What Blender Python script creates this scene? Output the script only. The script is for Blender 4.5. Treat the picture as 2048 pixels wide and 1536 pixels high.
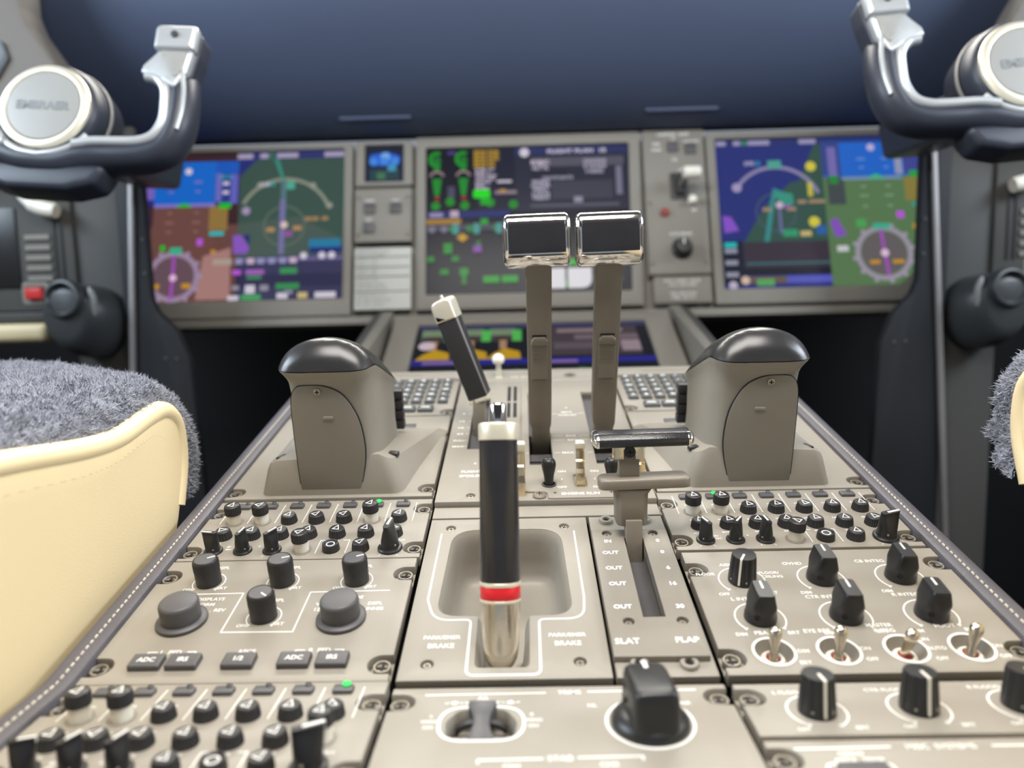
import bpy, bmesh, math, random
import numpy as np
from mathutils import Vector, Matrix
from mathutils.geometry import delaunay_2d_cdt

for o in list(bpy.data.objects):
    bpy.data.objects.remove(o)
sc = bpy.context.scene
COL = sc.collection
S = 0.001                      # everything below is written in millimetres
Z0 = 600.0                     # height of the pedestal bend line above the floor
PI = math.pi
R = math.radians

# ---------------------------------------------------------------- camera
cam_d = bpy.data.cameras.new('camera')
cam = bpy.data.objects.new('camera', cam_d)
COL.objects.link(cam)
cam_d.sensor_width = 36.0
cam_d.lens = 25.49
cam_d.clip_start = 0.01
cam_d.clip_end = 50
cam.matrix_world = (Matrix.Translation(Vector((-11.84, -310.43, 171.46 + Z0)) * S)
                    @ Matrix.Rotation(R(1.014), 4, 'Z')
                    @ Matrix.Rotation(R(90 - 6.589), 4, 'X')
                    @ Matrix.Rotation(R(-1.4), 4, 'Z'))
cam_d.dof.use_dof = True
cam_d.dof.focus_distance = 0.445
cam_d.dof.aperture_fstop = 4.6
sc.camera = cam

# ---------------------------------------------------------------- light and exposure
vs = sc.view_settings
vs.view_transform = 'Standard'
vs.look = 'None'
vs.gamma = 1.0
vs.exposure = 0.0
try:
    vs.use_curve_mapping = False
except Exception:
    pass
w = bpy.data.worlds.new('World')
sc.world = w
w.use_nodes = True
bg = w.node_tree.nodes['Background']
bg.inputs['Color'].default_value = (0.78, 0.87, 1.0, 1)
bg.inputs['Strength'].default_value = 0.38


def area(name, loc, target, sx, sy, power, color):
    d = bpy.data.lights.new(name, 'AREA')
    d.shape = 'RECTANGLE'
    d.size = sx * S
    d.size_y = sy * S
    d.energy = power
    d.color = color
    o = bpy.data.objects.new(name, d)
    COL.objects.link(o)
    o.location = Vector(loc) * S
    o.rotation_euler = (Vector(target) - Vector(loc)).to_track_quat('-Z', 'Y').to_euler()
    return o


# daylight through the windshield above the glareshield, through the side windows, and the dome lamp overhead
area('windshield_daylight', (0, 1150, 1690), (0, -150, 620), 1500, 420, 34, (1.0, 0.95, 0.86))
area('window_daylight_left', (-1150, 150, 1400), (0, 600, 1000), 700, 450, 18, (0.74, 0.87, 1.0))
area('window_daylight_right', (1150, 150, 1400), (0, 600, 1000), 700, 450, 18, (0.80, 0.90, 1.0))
area('dome_lamp', (0, -130, 1480), (0, -60, 620), 700, 360, 13.5, (1.0, 0.955, 0.90))

# ---------------------------------------------------------------- materials
MAT = {}


def mat(name, color, rough=0.5, metal=0.0, bump=None, var=None, emit=None, coat=0.0, spec=None, sheen=0.0):
    m = bpy.data.materials.new(name)
    m.use_nodes = True
    nt = m.node_tree
    p = nt.nodes['Principled BSDF']
    c = (*color, 1)
    p.inputs['Base Color'].default_value = c
    p.inputs['Roughness'].default_value = rough
    p.inputs['Metallic'].default_value = metal
    p.inputs['Coat Weight'].default_value = coat
    p.inputs['Sheen Weight'].default_value = sheen
    if spec is not None:
        p.inputs['Specular IOR Level'].default_value = spec
    if emit:
        p.inputs['Emission Color'].default_value = (*emit[0], 1)
        p.inputs['Emission Strength'].default_value = emit[1]
    if bump or var:
        tc = nt.nodes.new('ShaderNodeTexCoord')
    if bump:                    # (scale, strength, distance, kind)
        if bump[3] == 'voronoi':
            t = nt.nodes.new('ShaderNodeTexVoronoi')
            t.inputs['Scale'].default_value = bump[0]
            out = t.outputs['Distance']
        else:
            t = nt.nodes.new('ShaderNodeTexNoise')
            t.inputs['Scale'].default_value = bump[0]
            t.inputs['Detail'].default_value = 3
            out = t.outputs['Fac']
        nt.links.new(tc.outputs['Object'], t.inputs['Vector'])
        b = nt.nodes.new('ShaderNodeBump')
        b.inputs['Strength'].default_value = bump[1]
        b.inputs['Distance'].default_value = bump[2]
        nt.links.new(out, b.inputs['Height'])
        nt.links.new(b.outputs['Normal'], p.inputs['Normal'])
    if var:                     # (scale, amount)
        t = nt.nodes.new('ShaderNodeTexNoise')
        t.inputs['Scale'].default_value = var[0]
        t.inputs['Detail'].default_value = 4
        nt.links.new(tc.outputs['Object'], t.inputs['Vector'])
        r = nt.nodes.new('ShaderNodeMix')
        r.data_type = 'RGBA'
        a = var[1]
        r.inputs[6].default_value = (*[x * (1 - a) for x in color], 1)
        r.inputs[7].default_value = (*[min(1, x * (1 + a)) for x in color], 1)
        nt.links.new(t.outputs['Fac'], r.inputs[0])
        nt.links.new(r.outputs[2], p.inputs['Base Color'])
    MAT[name] = m
    return m


mat('panel_paint', (0.280, 0.254, 0.212), 0.50, bump=(2600, 0.10, 0.0002, 'noise'), var=(60, 0.04))
mat('panel_dark', (0.222, 0.199, 0.163), 0.50, bump=(2600, 0.10, 0.0002, 'noise'), var=(60, 0.04))  # darker panel tone; on the palm rest cover it paints in shade
mat('lever_paint', (0.195, 0.168, 0.130), 0.42, bump=(2600, 0.08, 0.0002, 'noise'), var=(90, 0.05))
mat('instrument_paint', (0.225, 0.206, 0.175), 0.55, bump=(1500, 0.10, 0.0003, 'noise'), var=(20, 0.05))
mat('black_plastic', (0.024, 0.023, 0.024), 0.42, bump=(1800, 0.06, 0.0002, 'noise'), var=(80, 0.2))
mat('black_gloss', (0.014, 0.014, 0.015), 0.36, var=(50, 0.2))
mat('grey_plastic', (0.080, 0.077, 0.080), 0.45, bump=(1800, 0.10, 0.0002, 'noise'), var=(80, 0.15))
mat('key_grey', (0.095, 0.100, 0.100), 0.35, var=(90, 0.12))
mat('dome_black', (0.040, 0.039, 0.040), 0.27, metal=0.35, bump=(4000, 0.10, 0.0002, 'noise'), var=(60, 0.1))
mat('void_black', (0.006, 0.006, 0.007), 0.7, var=(30, 0.2))
mat('footwell_black', (0.010, 0.011, 0.014), 0.65, var=(8, 0.3))
mat('white_paint', (0.82, 0.81, 0.77), 0.5, var=(100, 0.03))
mat('white_plastic', (0.80, 0.76, 0.66), 0.35, var=(100, 0.03))
mat('chrome', (0.86, 0.83, 0.79), 0.10, metal=1.0, var=(40, 0.03))
mat('screw_steel', (0.40, 0.36, 0.30), 0.42, metal=0.7, var=(200, 0.1))
mat('gold_metal', (0.83, 0.69, 0.47), 0.22, metal=1.0, bump=(600, 0.06, 0.0004, 'noise'), var=(60, 0.10))
mat('brushed_nickel', (0.70, 0.63, 0.52), 0.24, metal=1.0, bump=(250, 0.12, 0.0008, 'noise'), var=(40, 0.12))
mat('cream_metal', (0.86, 0.80, 0.64), 0.33, metal=0.55, var=(40, 0.05))
mat('leather_black', (0.021, 0.020, 0.022), 0.23, bump=(1100, 0.16, 0.0003, 'voronoi'), var=(60, 0.25))
mat('trim_leather', (0.085, 0.080, 0.092), 0.42, bump=(900, 0.25, 0.0004, 'voronoi'), var=(60, 0.15))
mat('cream_thread', (0.66, 0.54, 0.34), 0.7, var=(400, 0.1))
mat('thread', (0.62, 0.57, 0.48), 0.7, var=(400, 0.2))
mat('cream_leather', (0.80, 0.65, 0.39), 0.50, bump=(1100, 0.10, 0.0004, 'voronoi'), var=(12, 0.04))
mat('wool', (0.30, 0.31, 0.36), 0.9, var=(60, 0.45), sheen=0.6)
mat('wool_backing', (0.20, 0.21, 0.25), 0.9, bump=(160, 0.8, 0.004, 'noise'), var=(60, 0.4))
mat('red_band', (0.62, 0.012, 0.020), 0.30, var=(150, 0.12))
mat('red_lamp', (0.45, 0.03, 0.03), 0.4, emit=((1.0, 0.06, 0.05), 0.12), var=(100, 0.05))
mat('red_seat', (0.26, 0.03, 0.018), 0.5, var=(100, 0.1))
mat('green_led', (0.0, 0.3, 0.05), 0.4, emit=((0.02, 0.9, 0.12), 1.0), var=(100, 0.05))
mat('glareshield_skin', (0.066, 0.087, 0.150), 0.62, bump=(500, 0.15, 0.0006, 'noise'), var=(3, 0.10))
mat('yoke_dark', (0.026, 0.031, 0.046), 0.40, bump=(500, 0.10, 0.0005, 'noise'), var=(30, 0.15))
mat('yoke_silver', (0.54, 0.56, 0.57), 0.34, metal=0.45, var=(30, 0.04))
mat('hub_ink', (0.20, 0.215, 0.22), 0.45, var=(30, 0.04))
mat('yoke_grey', (0.30, 0.30, 0.285), 0.42, var=(30, 0.04))
mat('strip_silver', (0.27, 0.25, 0.245), 0.5, metal=0.3, var=(30, 0.1))
mat('console_grey', (0.062, 0.059, 0.053), 0.6, bump=(900, 0.1, 0.0003, 'noise'), var=(10, 0.08))
mat('outboard_grey', (0.074, 0.071, 0.066), 0.6, bump=(900, 0.1, 0.0003, 'noise'), var=(6, 0.12))
mat('vent_grey', (0.050, 0.053, 0.055), 0.38, var=(20, 0.12))
mat('lining', (0.165, 0.147, 0.128), 0.7, bump=(700, 0.1, 0.0003, 'noise'), var=(5, 0.05))
mat('carpet', (0.020, 0.021, 0.026), 0.95, bump=(300, 0.8, 0.003, 'noise'), var=(40, 0.3))
mat('placard', (0.50, 0.50, 0.46), 0.5, var=(30, 0.04))
mat('placard_ink', (0.16, 0.155, 0.14), 0.6, var=(30, 0.1))


def screen_mat():
    """Lit display: the colour attribute of the drawn shapes is what the panel gives off, under a glass face."""
    m = bpy.data.materials.new('screen_light')
    m.use_nodes = True
    nt = m.node_tree
    p = nt.nodes['Principled BSDF']
    a = nt.nodes.new('ShaderNodeVertexColor')
    a.layer_name = 'Col'
    p.inputs['Base Color'].default_value = (0.008, 0.008, 0.010, 1)
    p.inputs['Roughness'].default_value = 0.25
    p.inputs['Specular IOR Level'].default_value = 0.12
    nt.links.new(a.outputs['Color'], p.inputs['Emission Color'])
    p.inputs['Emission Strength'].default_value = 0.85
    MAT['screen_light'] = m


screen_mat()

# ---------------------------------------------------------------- mesh tools (millimetres)


class MB:
    def __init__(s):
        s.v, s.f, s.c = [], [], []

    def add(s, vs_, fs, M=None, col=None):
        n = len(s.v)
        if M is not None:
            vs_ = [M @ Vector(p) for p in vs_]
        s.v += [tuple(p) for p in vs_]
        s.f += [tuple(i + n for i in f) for f in fs]
        s.c += [col] * len(fs)
        return s

    def box(s, x0, x1, y0, y1, z0, z1, M=None, taper=0.0):
        t = taper
        vs_ = [(x0, y0, z0), (x1, y0, z0), (x1, y1, z0), (x0, y1, z0),
               (x0 + t, y0 + t, z1), (x1 - t, y0 + t, z1), (x1 - t, y1 - t, z1), (x0 + t, y1 - t, z1)]
        return s.add(vs_, [(3, 2, 1, 0), (4, 5, 6, 7), (0, 1, 5, 4), (1, 2, 6, 5), (2, 3, 7, 6), (3, 0, 4, 7)], M)

    def loft(s, rings, M=None, cap0=True, cap1=True, close=True):
        n = len(rings[0])
        vs_, fs = [], []
        for r in rings:
            vs_ += list(r)
        for i in range(len(rings) - 1):
            for j in range(n if close else n - 1):
                k = (j + 1) % n
                fs.append((i * n + j, i * n + k, (i + 1) * n + k, (i + 1) * n + j))
        if cap0:
            fs.append(tuple(range(n - 1, -1, -1)))
        if cap1:
            fs.append(tuple(range((len(rings) - 1) * n, len(rings) * n)))
        return s.add(vs_, fs, M)

    def lathe(s, prof, n=32, M=None, flute=None, cap0=True, cap1=True):
        """prof [(r,z)]; flute (count, depth, z0, z1, sharp) pushes the rim in between z0 and z1"""
        rings = []
        for r, z in prof:
            ring = []
            for j in range(n):
                a = 2 * PI * j / n
                rr = r
                if flute and flute[2] <= z <= flute[3]:
                    rr = r - flute[1] * (0.5 - 0.5 * math.cos(flute[0] * a)) ** (flute[4] if len(flute) > 4 else 1)
                ring.append((rr * math.cos(a), rr * math.sin(a), z))
            rings.append(ring)
        return s.loft(rings, M, cap0, cap1)

    def tube(s, pts, rad, n=12, M=None, sx=1.0, sy=1.0, up=(0, 1, 0)):
        pts = [Vector(p) for p in pts]
        if not isinstance(rad, (list, tuple)):
            rad = [rad] * len(pts)
        rings = []
        for i, p in enumerate(pts):
            t = (pts[min(i + 1, len(pts) - 1)] - pts[max(i - 1, 0)]).normalized()
            u = Vector(up)
            b = t.cross(u)
            if b.length < 1e-4:
                b = t.cross(Vector((1, 0, 0)))
            b.normalize()
            u = b.cross(t).normalized()
            rings.append([p + b * (rad[i] * sx * math.cos(2 * PI * j / n)) + u * (rad[i] * sy * math.sin(2 * PI * j / n)) for j in range(n)])
        return s.loft(rings, M)

    def plate(s, outline, z0, z1, holes=(), bevel=0.4, M=None, steps=2, bottom=True, hole_bevel=None):
        """flat plate with holes, its upper rims rounded"""
        def ccw(p):
            return sum(p[i][0] * p[(i + 1) % len(p)][1] - p[(i + 1) % len(p)][0] * p[i][1] for i in range(len(p))) > 0
        loops = []
        o = list(outline) if ccw(outline) else list(outline)[::-1]
        loops.append((o, bevel))
        for h in holes:
            h = list(h)[::-1] if ccw(h) else list(h)
            loops.append((h, bevel if hole_bevel is None else hole_bevel))
        tops, bots = [], []
        for lp, bv in loops:
            n = len(lp)
            rings = [[(p[0], p[1], z0) for p in lp]]
            for k in range(steps + 1):
                a = PI / 2 * k / steps
                d = bv * (1 - math.cos(a))
                z = z1 - bv + bv * math.sin(a)
                rings.append([(q[0], q[1], z) for q in inset(lp, d)])
            s.loft(rings, M, False, False)
            tops.append([(p[0], p[1]) for p in rings[-1]])
            bots.append([(p[0], p[1]) for p in lp])
        s.fill(tops, z1, M)
        if bottom:
            s.fill(bots, z0, M, True)
        return s

    def fill(s, loops, z, M=None, flip=False, col=None):
        vs_, ed = [], []
        for lp in loops:
            n = len(vs_)
            vs_ += [Vector((p[0], p[1])) for p in lp]
            ed += [(n + i, n + (i + 1) % len(lp)) for i in range(len(lp))]
        r = delaunay_2d_cdt(vs_, ed, [], 0, 1e-7)
        pv, fs = r[0], []
        for t in r[2]:
            c = (pv[t[0]] + pv[t[1]] + pv[t[2]]) / 3
            ins = False
            for lp in loops:
                for i in range(len(lp)):
                    x1, y1 = lp[i][0], lp[i][1]
                    x2, y2 = lp[(i + 1) % len(lp)][0], lp[(i + 1) % len(lp)][1]
                    if (y1 > c.y) != (y2 > c.y) and c.x < (x2 - x1) * (c.y - y1) / (y2 - y1) + x1:
                        ins = not ins
            if ins:
                a = (pv[t[1]] - pv[t[0]]).cross(pv[t[2]] - pv[t[0]]) if hasattr(Vector((0, 0)), 'cross') else 1
                t = list(t)
                if (a < 0) != flip:
                    t = t[::-1]
                fs.append(t)
        return s.add([(p.x, p.y, z) for p in pv], fs, M, col)

    def stroke(s, path, wd, z, M=None, close=False, col=None):
        """flat printed line"""
        P = [Vector((p[0], p[1])) for p in path]
        n = len(P)
        L, Rr = [], []
        for i in range(n):
            a = P[(i - 1) % n] if (close or i > 0) else None
            b = P[(i + 1) % n] if (close or i < n - 1) else None
            d1 = (P[i] - a).normalized() if a is not None else None
            d2 = (b - P[i]).normalized() if b is not None else None
            d1 = d1 or d2
            d2 = d2 or d1
            t = (d1 + d2)
            t = t.normalized() if t.length > 1e-6 else d1
            k = max(0.5, t.dot(d1))
            nrm = Vector((-t.y, t.x)) * (wd / 2 / k)
            L.append(P[i] + nrm)
            Rr.append(P[i] - nrm)
        vs_ = [(p.x, p.y, z) for p in L] + [(p.x, p.y, z) for p in Rr]
        fs = [(i, n + i, n + (i + 1) % n, (i + 1) % n) for i in range(n if close else n - 1)]
        return s.add(vs_, fs, M, col)

    def text(s, txt, x, y, size, z, M=None, align='C', rot=0.0, col=None, bold=0.0, sx=1.0):
        vv, ff = text_geo(txt, bold)
        if not vv:
            return s
        xs = [p[0] for p in vv]
        off = {'C': -(min(xs) + max(xs)) / 2, 'L': -min(xs), 'R': -max(xs)}[align]
        c, sn = math.cos(rot), math.sin(rot)
        out = []
        for p in vv:
            a, b = (p[0] + off) * size * sx, (p[1] - 0.36) * size
            out.append((x + a * c - b * sn, y + a * sn + b * c, z))
        return s.add(out, ff, M, col)


def inset(lp, d):
    if abs(d) < 1e-9:
        return [tuple(p) for p in lp]
    n = len(lp)
    out = []
    for i in range(n):
        p0, p1, p2 = Vector(lp[i - 1][:2]), Vector(lp[i][:2]), Vector(lp[(i + 1) % n][:2])
        e1, e2 = (p1 - p0), (p2 - p1)
        if e1.length < 1e-9 or e2.length < 1e-9:
            out.append(tuple(p1))
            continue
        n1 = Vector((-e1.y, e1.x)).normalized()
        n2 = Vector((-e2.y, e2.x)).normalized()
        b = n1 + n2
        if b.length < 1e-6:
            b = n1
        b.normalize()
        k = max(0.4, b.dot(n1))
        out.append(tuple(p1 + b * (d / k)))
    return out


_TG = {}


def text_geo(txt, bold=0.0):
    key = (txt, bold)
    if key not in _TG:
        cu = bpy.data.curves.new('t', 'FONT')
        cu.body = txt
        cu.size = 1.0
        cu.resolution_u = 3
        cu.offset = bold
        ob = bpy.data.objects.new('t', cu)
        COL.objects.link(ob)
        dg = bpy.context.evaluated_depsgraph_get()
        me = bpy.data.meshes.new_from_object(ob.evaluated_get(dg))
        _TG[key] = ([tuple(v.co[:2]) for v in me.vertices], [tuple(p.vertices) for p in me.polygons])
        bpy.data.meshes.remove(me)
        bpy.data.objects.remove(ob)
        bpy.data.curves.remove(cu)
    return _TG[key]


def rpoly(pts, r, n=6):
    """polygon with rounded corners; r one number or one per corner"""
    out = []
    m = len(pts)
    for i in range(m):
        ri = r[i] if isinstance(r, (list, tuple)) else r
        p0, p1, p2 = Vector(pts[i - 1]), Vector(pts[i]), Vector(pts[(i + 1) % m])
        if ri <= 0:
            out.append(tuple(p1))
            continue
        a, b = (p0 - p1), (p2 - p1)
        la, lb = a.length, b.length
        a.normalize(); b.normalize()
        ang = a.angle(b)
        d = min(ri / math.tan(ang / 2), la * 0.49, lb * 0.49)
        q0, q2 = p1 + a * d, p1 + b * d
        for k in range(n + 1):
            t = k / n
            out.append(tuple(q0 * (1 - t) ** 2 + p1 * 2 * t * (1 - t) + q2 * t * t))
    return out


def rrect(x0, x1, y0, y1, r, n=5):
    return rpoly([(x0, y0), (x1, y0), (x1, y1), (x0, y1)], r, n)


def circ(x, y, r, n=24, a0=0.0, a1=2 * PI, close=True, ry=None):
    k = n if close else n + 1
    return [(x + r * math.cos(a0 + (a1 - a0) * i / n), y + (ry or r) * math.sin(a0 + (a1 - a0) * i / n)) for i in range(k)]


def spline(pts, n=6):
    """Catmull-Rom through the points"""
    P = [Vector(p) for p in pts]
    P = [P[0] * 2 - P[1]] + P + [P[-1] * 2 - P[-2]]
    out = []
    for i in range(1, len(P) - 2):
        for k in range(n):
            t = k / n
            a, b, c, d = P[i - 1], P[i], P[i + 1], P[i + 2]
            out.append(0.5 * ((2 * b) + (c - a) * t + (2 * a - 5 * b + 4 * c - d) * t * t + (3 * b - a - 3 * c + d) * t ** 3))
    out.append(P[-2])
    return out


def mesh(name, mb, m, bevel=0.0, seg=2, ang=35.0, colored=False):
    me = bpy.data.meshes.new(name)
    me.from_pydata([(p[0] * S, p[1] * S, p[2] * S) for p in mb.v], [], mb.f)
    bm = bmesh.new()
    bm.from_mesh(me)
    lay = None
    if colored:
        lay = bm.loops.layers.float_color.new('Col')
        bm.faces.ensure_lookup_table()
        for f, c in zip(bm.faces, mb.c):
            for l in f.loops:
                l[lay] = (*c, 1)
    else:
        bmesh.ops.remove_doubles(bm, verts=bm.verts, dist=1e-7)
        bmesh.ops.recalc_face_normals(bm, faces=bm.faces)
    if bevel:
        es = [e for e in bm.edges if len(e.link_faces) == 2 and e.calc_face_angle(0) > R(ang)]
        bmesh.ops.bevel(bm, geom=es, offset=bevel * S, segments=seg, profile=0.5, affect='EDGES', clamp_overlap=True)
    bm.to_mesh(me)
    bm.free()
    me.materials.append(MAT[m])
    if not colored:
        for p in me.polygons:
            p.use_smooth = True
        me.set_sharp_from_angle(angle=R(38))
    return me


OFF = {}                       # a thing's base point, in the coordinates its parts are written in


def link(name, me, parent=None, loc=None, rot=None, label=None, kind=None):
    o = bpy.data.objects.new(name, me)
    COL.objects.link(o)
    if parent is not None:
        o.parent = parent
        off = OFF.get(parent.name)
        if loc is not None:
            o.location = (Vector(loc) - (off if off else Vector())) * S
        elif off:
            OFF[o.name] = off
    if rot is not None:
        o.rotation_euler = rot
    if label:
        o['label'] = label
    if kind:
        o['kind'] = kind
    return o


def part(name, mb, m, parent, bevel=0.0, seg=2, ang=35.0, label=None, kind=None, colored=False, loc=None, rot=None):
    off = OFF.get(parent.name) if parent is not None else None
    if off and loc is None:
        mb.v = [(p[0] - off.x, p[1] - off.y, p[2] - off.z) for p in mb.v]
    return link(name, mesh(name, mb, m, bevel, seg, ang, colored), parent, loc, rot, label, kind)


def thing(name, label, cat, M=None, group=None, base=None):
    """an Empty at the thing's base point; its parts are written in the frame M and stored relative to base"""
    o = bpy.data.objects.new(name, None)
    o.empty_display_size = 0.02
    COL.objects.link(o)
    if base is not None:
        OFF[o.name] = Vector(base)
        M = M @ Matrix.Translation(base)
    if M is not None:
        o.matrix_world = Matrix.Translation(M.to_translation() * S) @ M.to_3x3().to_4x4()
    o['label'] = label
    o['category'] = cat
    if group:
        o['group'] = group
    return o


def solo(name, mb, m, label, cat, M=None, bevel=0.0, seg=2, group=None, kind=None):
    o = link(name, mesh(name, mb, m, bevel, seg))
    if M is not None:
        o.matrix_world = Matrix.Translation(M.to_translation() * S) @ M.to_3x3().to_4x4()
    if kind:
        o['kind'] = kind
    if label:
        o['label'] = label
    if cat:
        o['category'] = cat
    if group:
        o['group'] = group
    return o


SLOPE = R(12.45)
AFT = Matrix.Translation((0, 0, Z0))                                             # level aft deck of the pedestal
MID = Matrix.Translation((0, 0, Z0)) @ Matrix.Rotation(SLOPE, 4, 'X')            # deck that climbs towards the instrument panel
WORLD = Matrix.Translation((0, 0, Z0))


def at(frame, u, v, h=0.0):
    return frame @ Matrix.Translation((u, v, h))


T = Matrix.Translation
RX = lambda a: Matrix.Rotation(R(a), 4, 'X')
RY = lambda a: Matrix.Rotation(R(a), 4, 'Y')
RZ = lambda a: Matrix.Rotation(R(a), 4, 'Z')


def mir(M):
    return Matrix.Scale(-1, 4, (1, 0, 0)) @ M

# ================================================================ the setting
def struct(name, mb, m, bevel=0.0):
    return solo(name, mb, m, None, None, WORLD, bevel, kind='structure')


struct('floor', MB().box(-1500, 1500, -1600, 1700, -640, -600), 'carpet')
struct('wall_left', MB().box(-1240, -1200, -1600, 1700, -600, 560), 'lining')
struct('wall_right', MB().box(1200, 1240, -1600, 1700, -600, 560), 'lining')
struct('wall_front', MB().box(-1200, 1200, 1240, 1280, -600, 460), 'footwell_black')
struct('ceiling', MB().box(-1240, 1240, -1600, 620, 905, 945), 'lining')
# lining of the windshield corner posts, left and right, with a dark slot in the left one
for nm, sgn in (('trim_1', -1), ('trim_2', 1)):
    f = [(-590, 440), (-622, 494), (-655, 545), (-663, 570), (-664, 640), (-668, 700), (-1100, 700), (-1100, 380), (-690, 380)] if sgn < 0 else \
        [(575, 420), (604, 472), (624, 509), (650, 556), (690, 640), (720, 700), (1100, 700), (1100, 380), (690, 380)]
    mb = MB().plate(rpoly(f, 14, 4), 0, 40, bevel=8, M=T((0, 725, 0)) @ RX(90))
    p = struct(nm, mb, 'lining')
    if sgn < 0:
        mb = MB().plate(rpoly([(-800, 470), (-704, 478), (-684, 505), (-690, 528), (-800, 534)], 8, 3), 0, 3, bevel=1, M=T((0, 684.5, 0)) @ RX(90))
        part('vent_slot', mb, 'vent_grey', p)

# ================================================================ pedestal body and trim
ped = thing('center_pedestal', 'long cockpit pedestal between the seats with stitched black leather rails along its edges', 'pedestal', WORLD, base=(0, 120, -600))
cs, sn_ = math.cos(SLOPE), math.sin(SLOPE)


def W(u, v, h=0.0, aft=False):
    """pedestal coordinates to world millimetres; v below zero is the level aft deck"""
    if v < 0:
        return Vector((u, v, h))
    return Vector((u, v * cs - h * sn_, v * sn_ + h * cs))


mb = MB()
prof = [(-231, -46), (231, -46), (231, -560), (-231, -560)]
for va, vb in ((-130, -0.001), (0.001, 452)):
    mb.loft([[W(a, va, b) if b > -100 else Vector((a, W(0, va).y, b)) for a, b in prof],
             [W(a, vb, b) if b > -100 else Vector((a, W(0, vb).y, b)) for a, b in prof]])
part('pedestal_body', mb, 'void_black', ped)
for sgn in (-1, 1):
    sec = [(-222.2, -14), (-222.2, 0.4), (-223.0, 1.8), (-225.4, 2.5), (-228.0, 2.5), (-228.7, 1.7), (-229.4, 2.8), (-232.5, 3.3), (-235.6, 2.0), (-237.2, -2.0), (-237.4, -14)]
    st = [-130, -90, -45, -12, -3, 4, 14, 60, 140, 220, 300, 380, 452]
    mb = MB().loft([[W(-sgn * a if sgn > 0 else a, v, h) for a, h in sec] for v in st])
    rail = part('edge_rail', mb, 'trim_leather', ped)
    mb = MB()
    v = -128
    while v < 450:
        L = 3.1
        u = 228.75 * sgn
        d = 0.42
        a = [W(u - d, v, 2.2), W(u + d, v + .15, 2.2), W(u + d, v + L - .15, 2.2), W(u - d, v + L, 2.2)]
        b = [W(u - d * .6, v + .6, 3.0), W(u + d * .6, v + .6, 3.0), W(u + d * .6, v + L - .6, 3.0), W(u - d * .6, v + L - .6, 3.0)]
        mb.loft([a, b])
        v += 4.1
    part('stitching', mb, 'thread', rail, kind='stuff', label='pale thread stitches along the rail')
    mb = MB()
    y1, y2 = W(0, -130).y, W(0, 452).y
    mb.loft([[(sgn * 236, y1, -3), (sgn * 232, y1, -3), (sgn * 232, y1, -590), (sgn * 236, y1, -590)],
             [(sgn * 236, 0, -3), (sgn * 232, 0, -3), (sgn * 232, 0, -590), (sgn * 236, 0, -590)],
             [(sgn * 236, y2, W(0, 452).z - 4), (sgn * 232, y2, W(0, 452).z - 4), (sgn * 232, y2, -590), (sgn * 236, y2, -590)]])
    part('side_skirt', mb, 'footwell_black', ped)

# ================================================================ panel tools
_KM = {}


def cached(key, fn):
    if key not in _KM:
        _KM[key] = fn()
    return _KM[key]


def notched(u0, u1, v0, v1, nl=(), nr=(), r=6.4, dc=5.0):
    o = [(u0, v0), (u1, v0)]
    for v in sorted(nr):
        o += [(u1, v - r)] + circ(u1 - dc, v, r, 12, -PI / 2, -3 * PI / 2, False) + [(u1, v + r)]
    o += [(u1, v1), (u0, v1)]
    for v in sorted(nl, reverse=True):
        o += [(u0, v + r)] + circ(u0 + dc, v, r, 12, PI / 2, -PI / 2, False) + [(u0, v - r)]
    return o


def _fastener():
    mb = MB().lathe([(4.2, -5.4), (4.2, -1.7), (3.9, -1.3), (3.5, -1.3), (3.25, -1.7), (3.2, -2.8), (0, -2.8)], 28, cap1=False)
    hd = MB()
    for a in (0, 90):
        hd.box(-2.8, 2.8, -0.55, 0.55, -2.9, -2.2, RZ(a))
    return mesh('fastener', mb, 'screw_steel'), mesh('cross_slot', hd, 'void_black')


def fastener(parent, u, v, h=0.0, rot=0.0):
    a, b = cached('fast', _fastener)
    o = link('fastener', a, parent, (u, v, h), (0, 0, rot))
    link('cross_slot', b, o)


def _screw(rad):
    mb = MB().lathe([(rad, -3.0), (rad, -1.5), (rad * 0.8, -1.0), (0, -0.9)], 24, cap1=False)
    hd = MB()
    for a in (0, 90):
        hd.box(-rad * .62, rad * .62, -rad * .14, rad * .14, -1.4, -0.82, RZ(a))
    return mesh('screw', mb, 'screw_steel'), mesh('cross_slot', hd, 'void_black')


def screw(parent, u, v, h=0.0, rad=2.2, rot=0.3, sub=True):
    a, b = cached(('screw', rad), lambda: _screw(rad))
    if not sub:
        a = cached(('painted_screw', rad), lambda: mesh('screw', MB().lathe([(rad, -3.0), (rad, -1.5), (rad * 0.8, -1.0), (rad * .35, -.95), (rad * .2, -1.5), (0, -1.5)], 24, cap1=False), 'lever_paint'))
    o = link('screw', a, parent, (u, v, h), (0, 0, rot))
    if sub:                     # a screw on a part of a thing is itself the last level
        link('cross_slot', b, o)


def _bush():
    mb = MB().lathe([(4.6, 0), (4.6, 0.9), (4.0, 1.9), (3.0, 2.2), (2.3, 1.8), (2.1, 0.4), (0, 0.3)], 28, cap1=False)
    c = MB().lathe([(2.05, 0.45), (0.01, 0.5)], 20)
    return mesh('bushing', mb, 'panel_paint'), mesh('bore', c, 'void_black')


def bushing(parent, u, v, h=0.0):
    a, b = cached('bush', _bush)
    o = link('bushing', a, parent, (u, v, h))
    link('bore', b, o)


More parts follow.
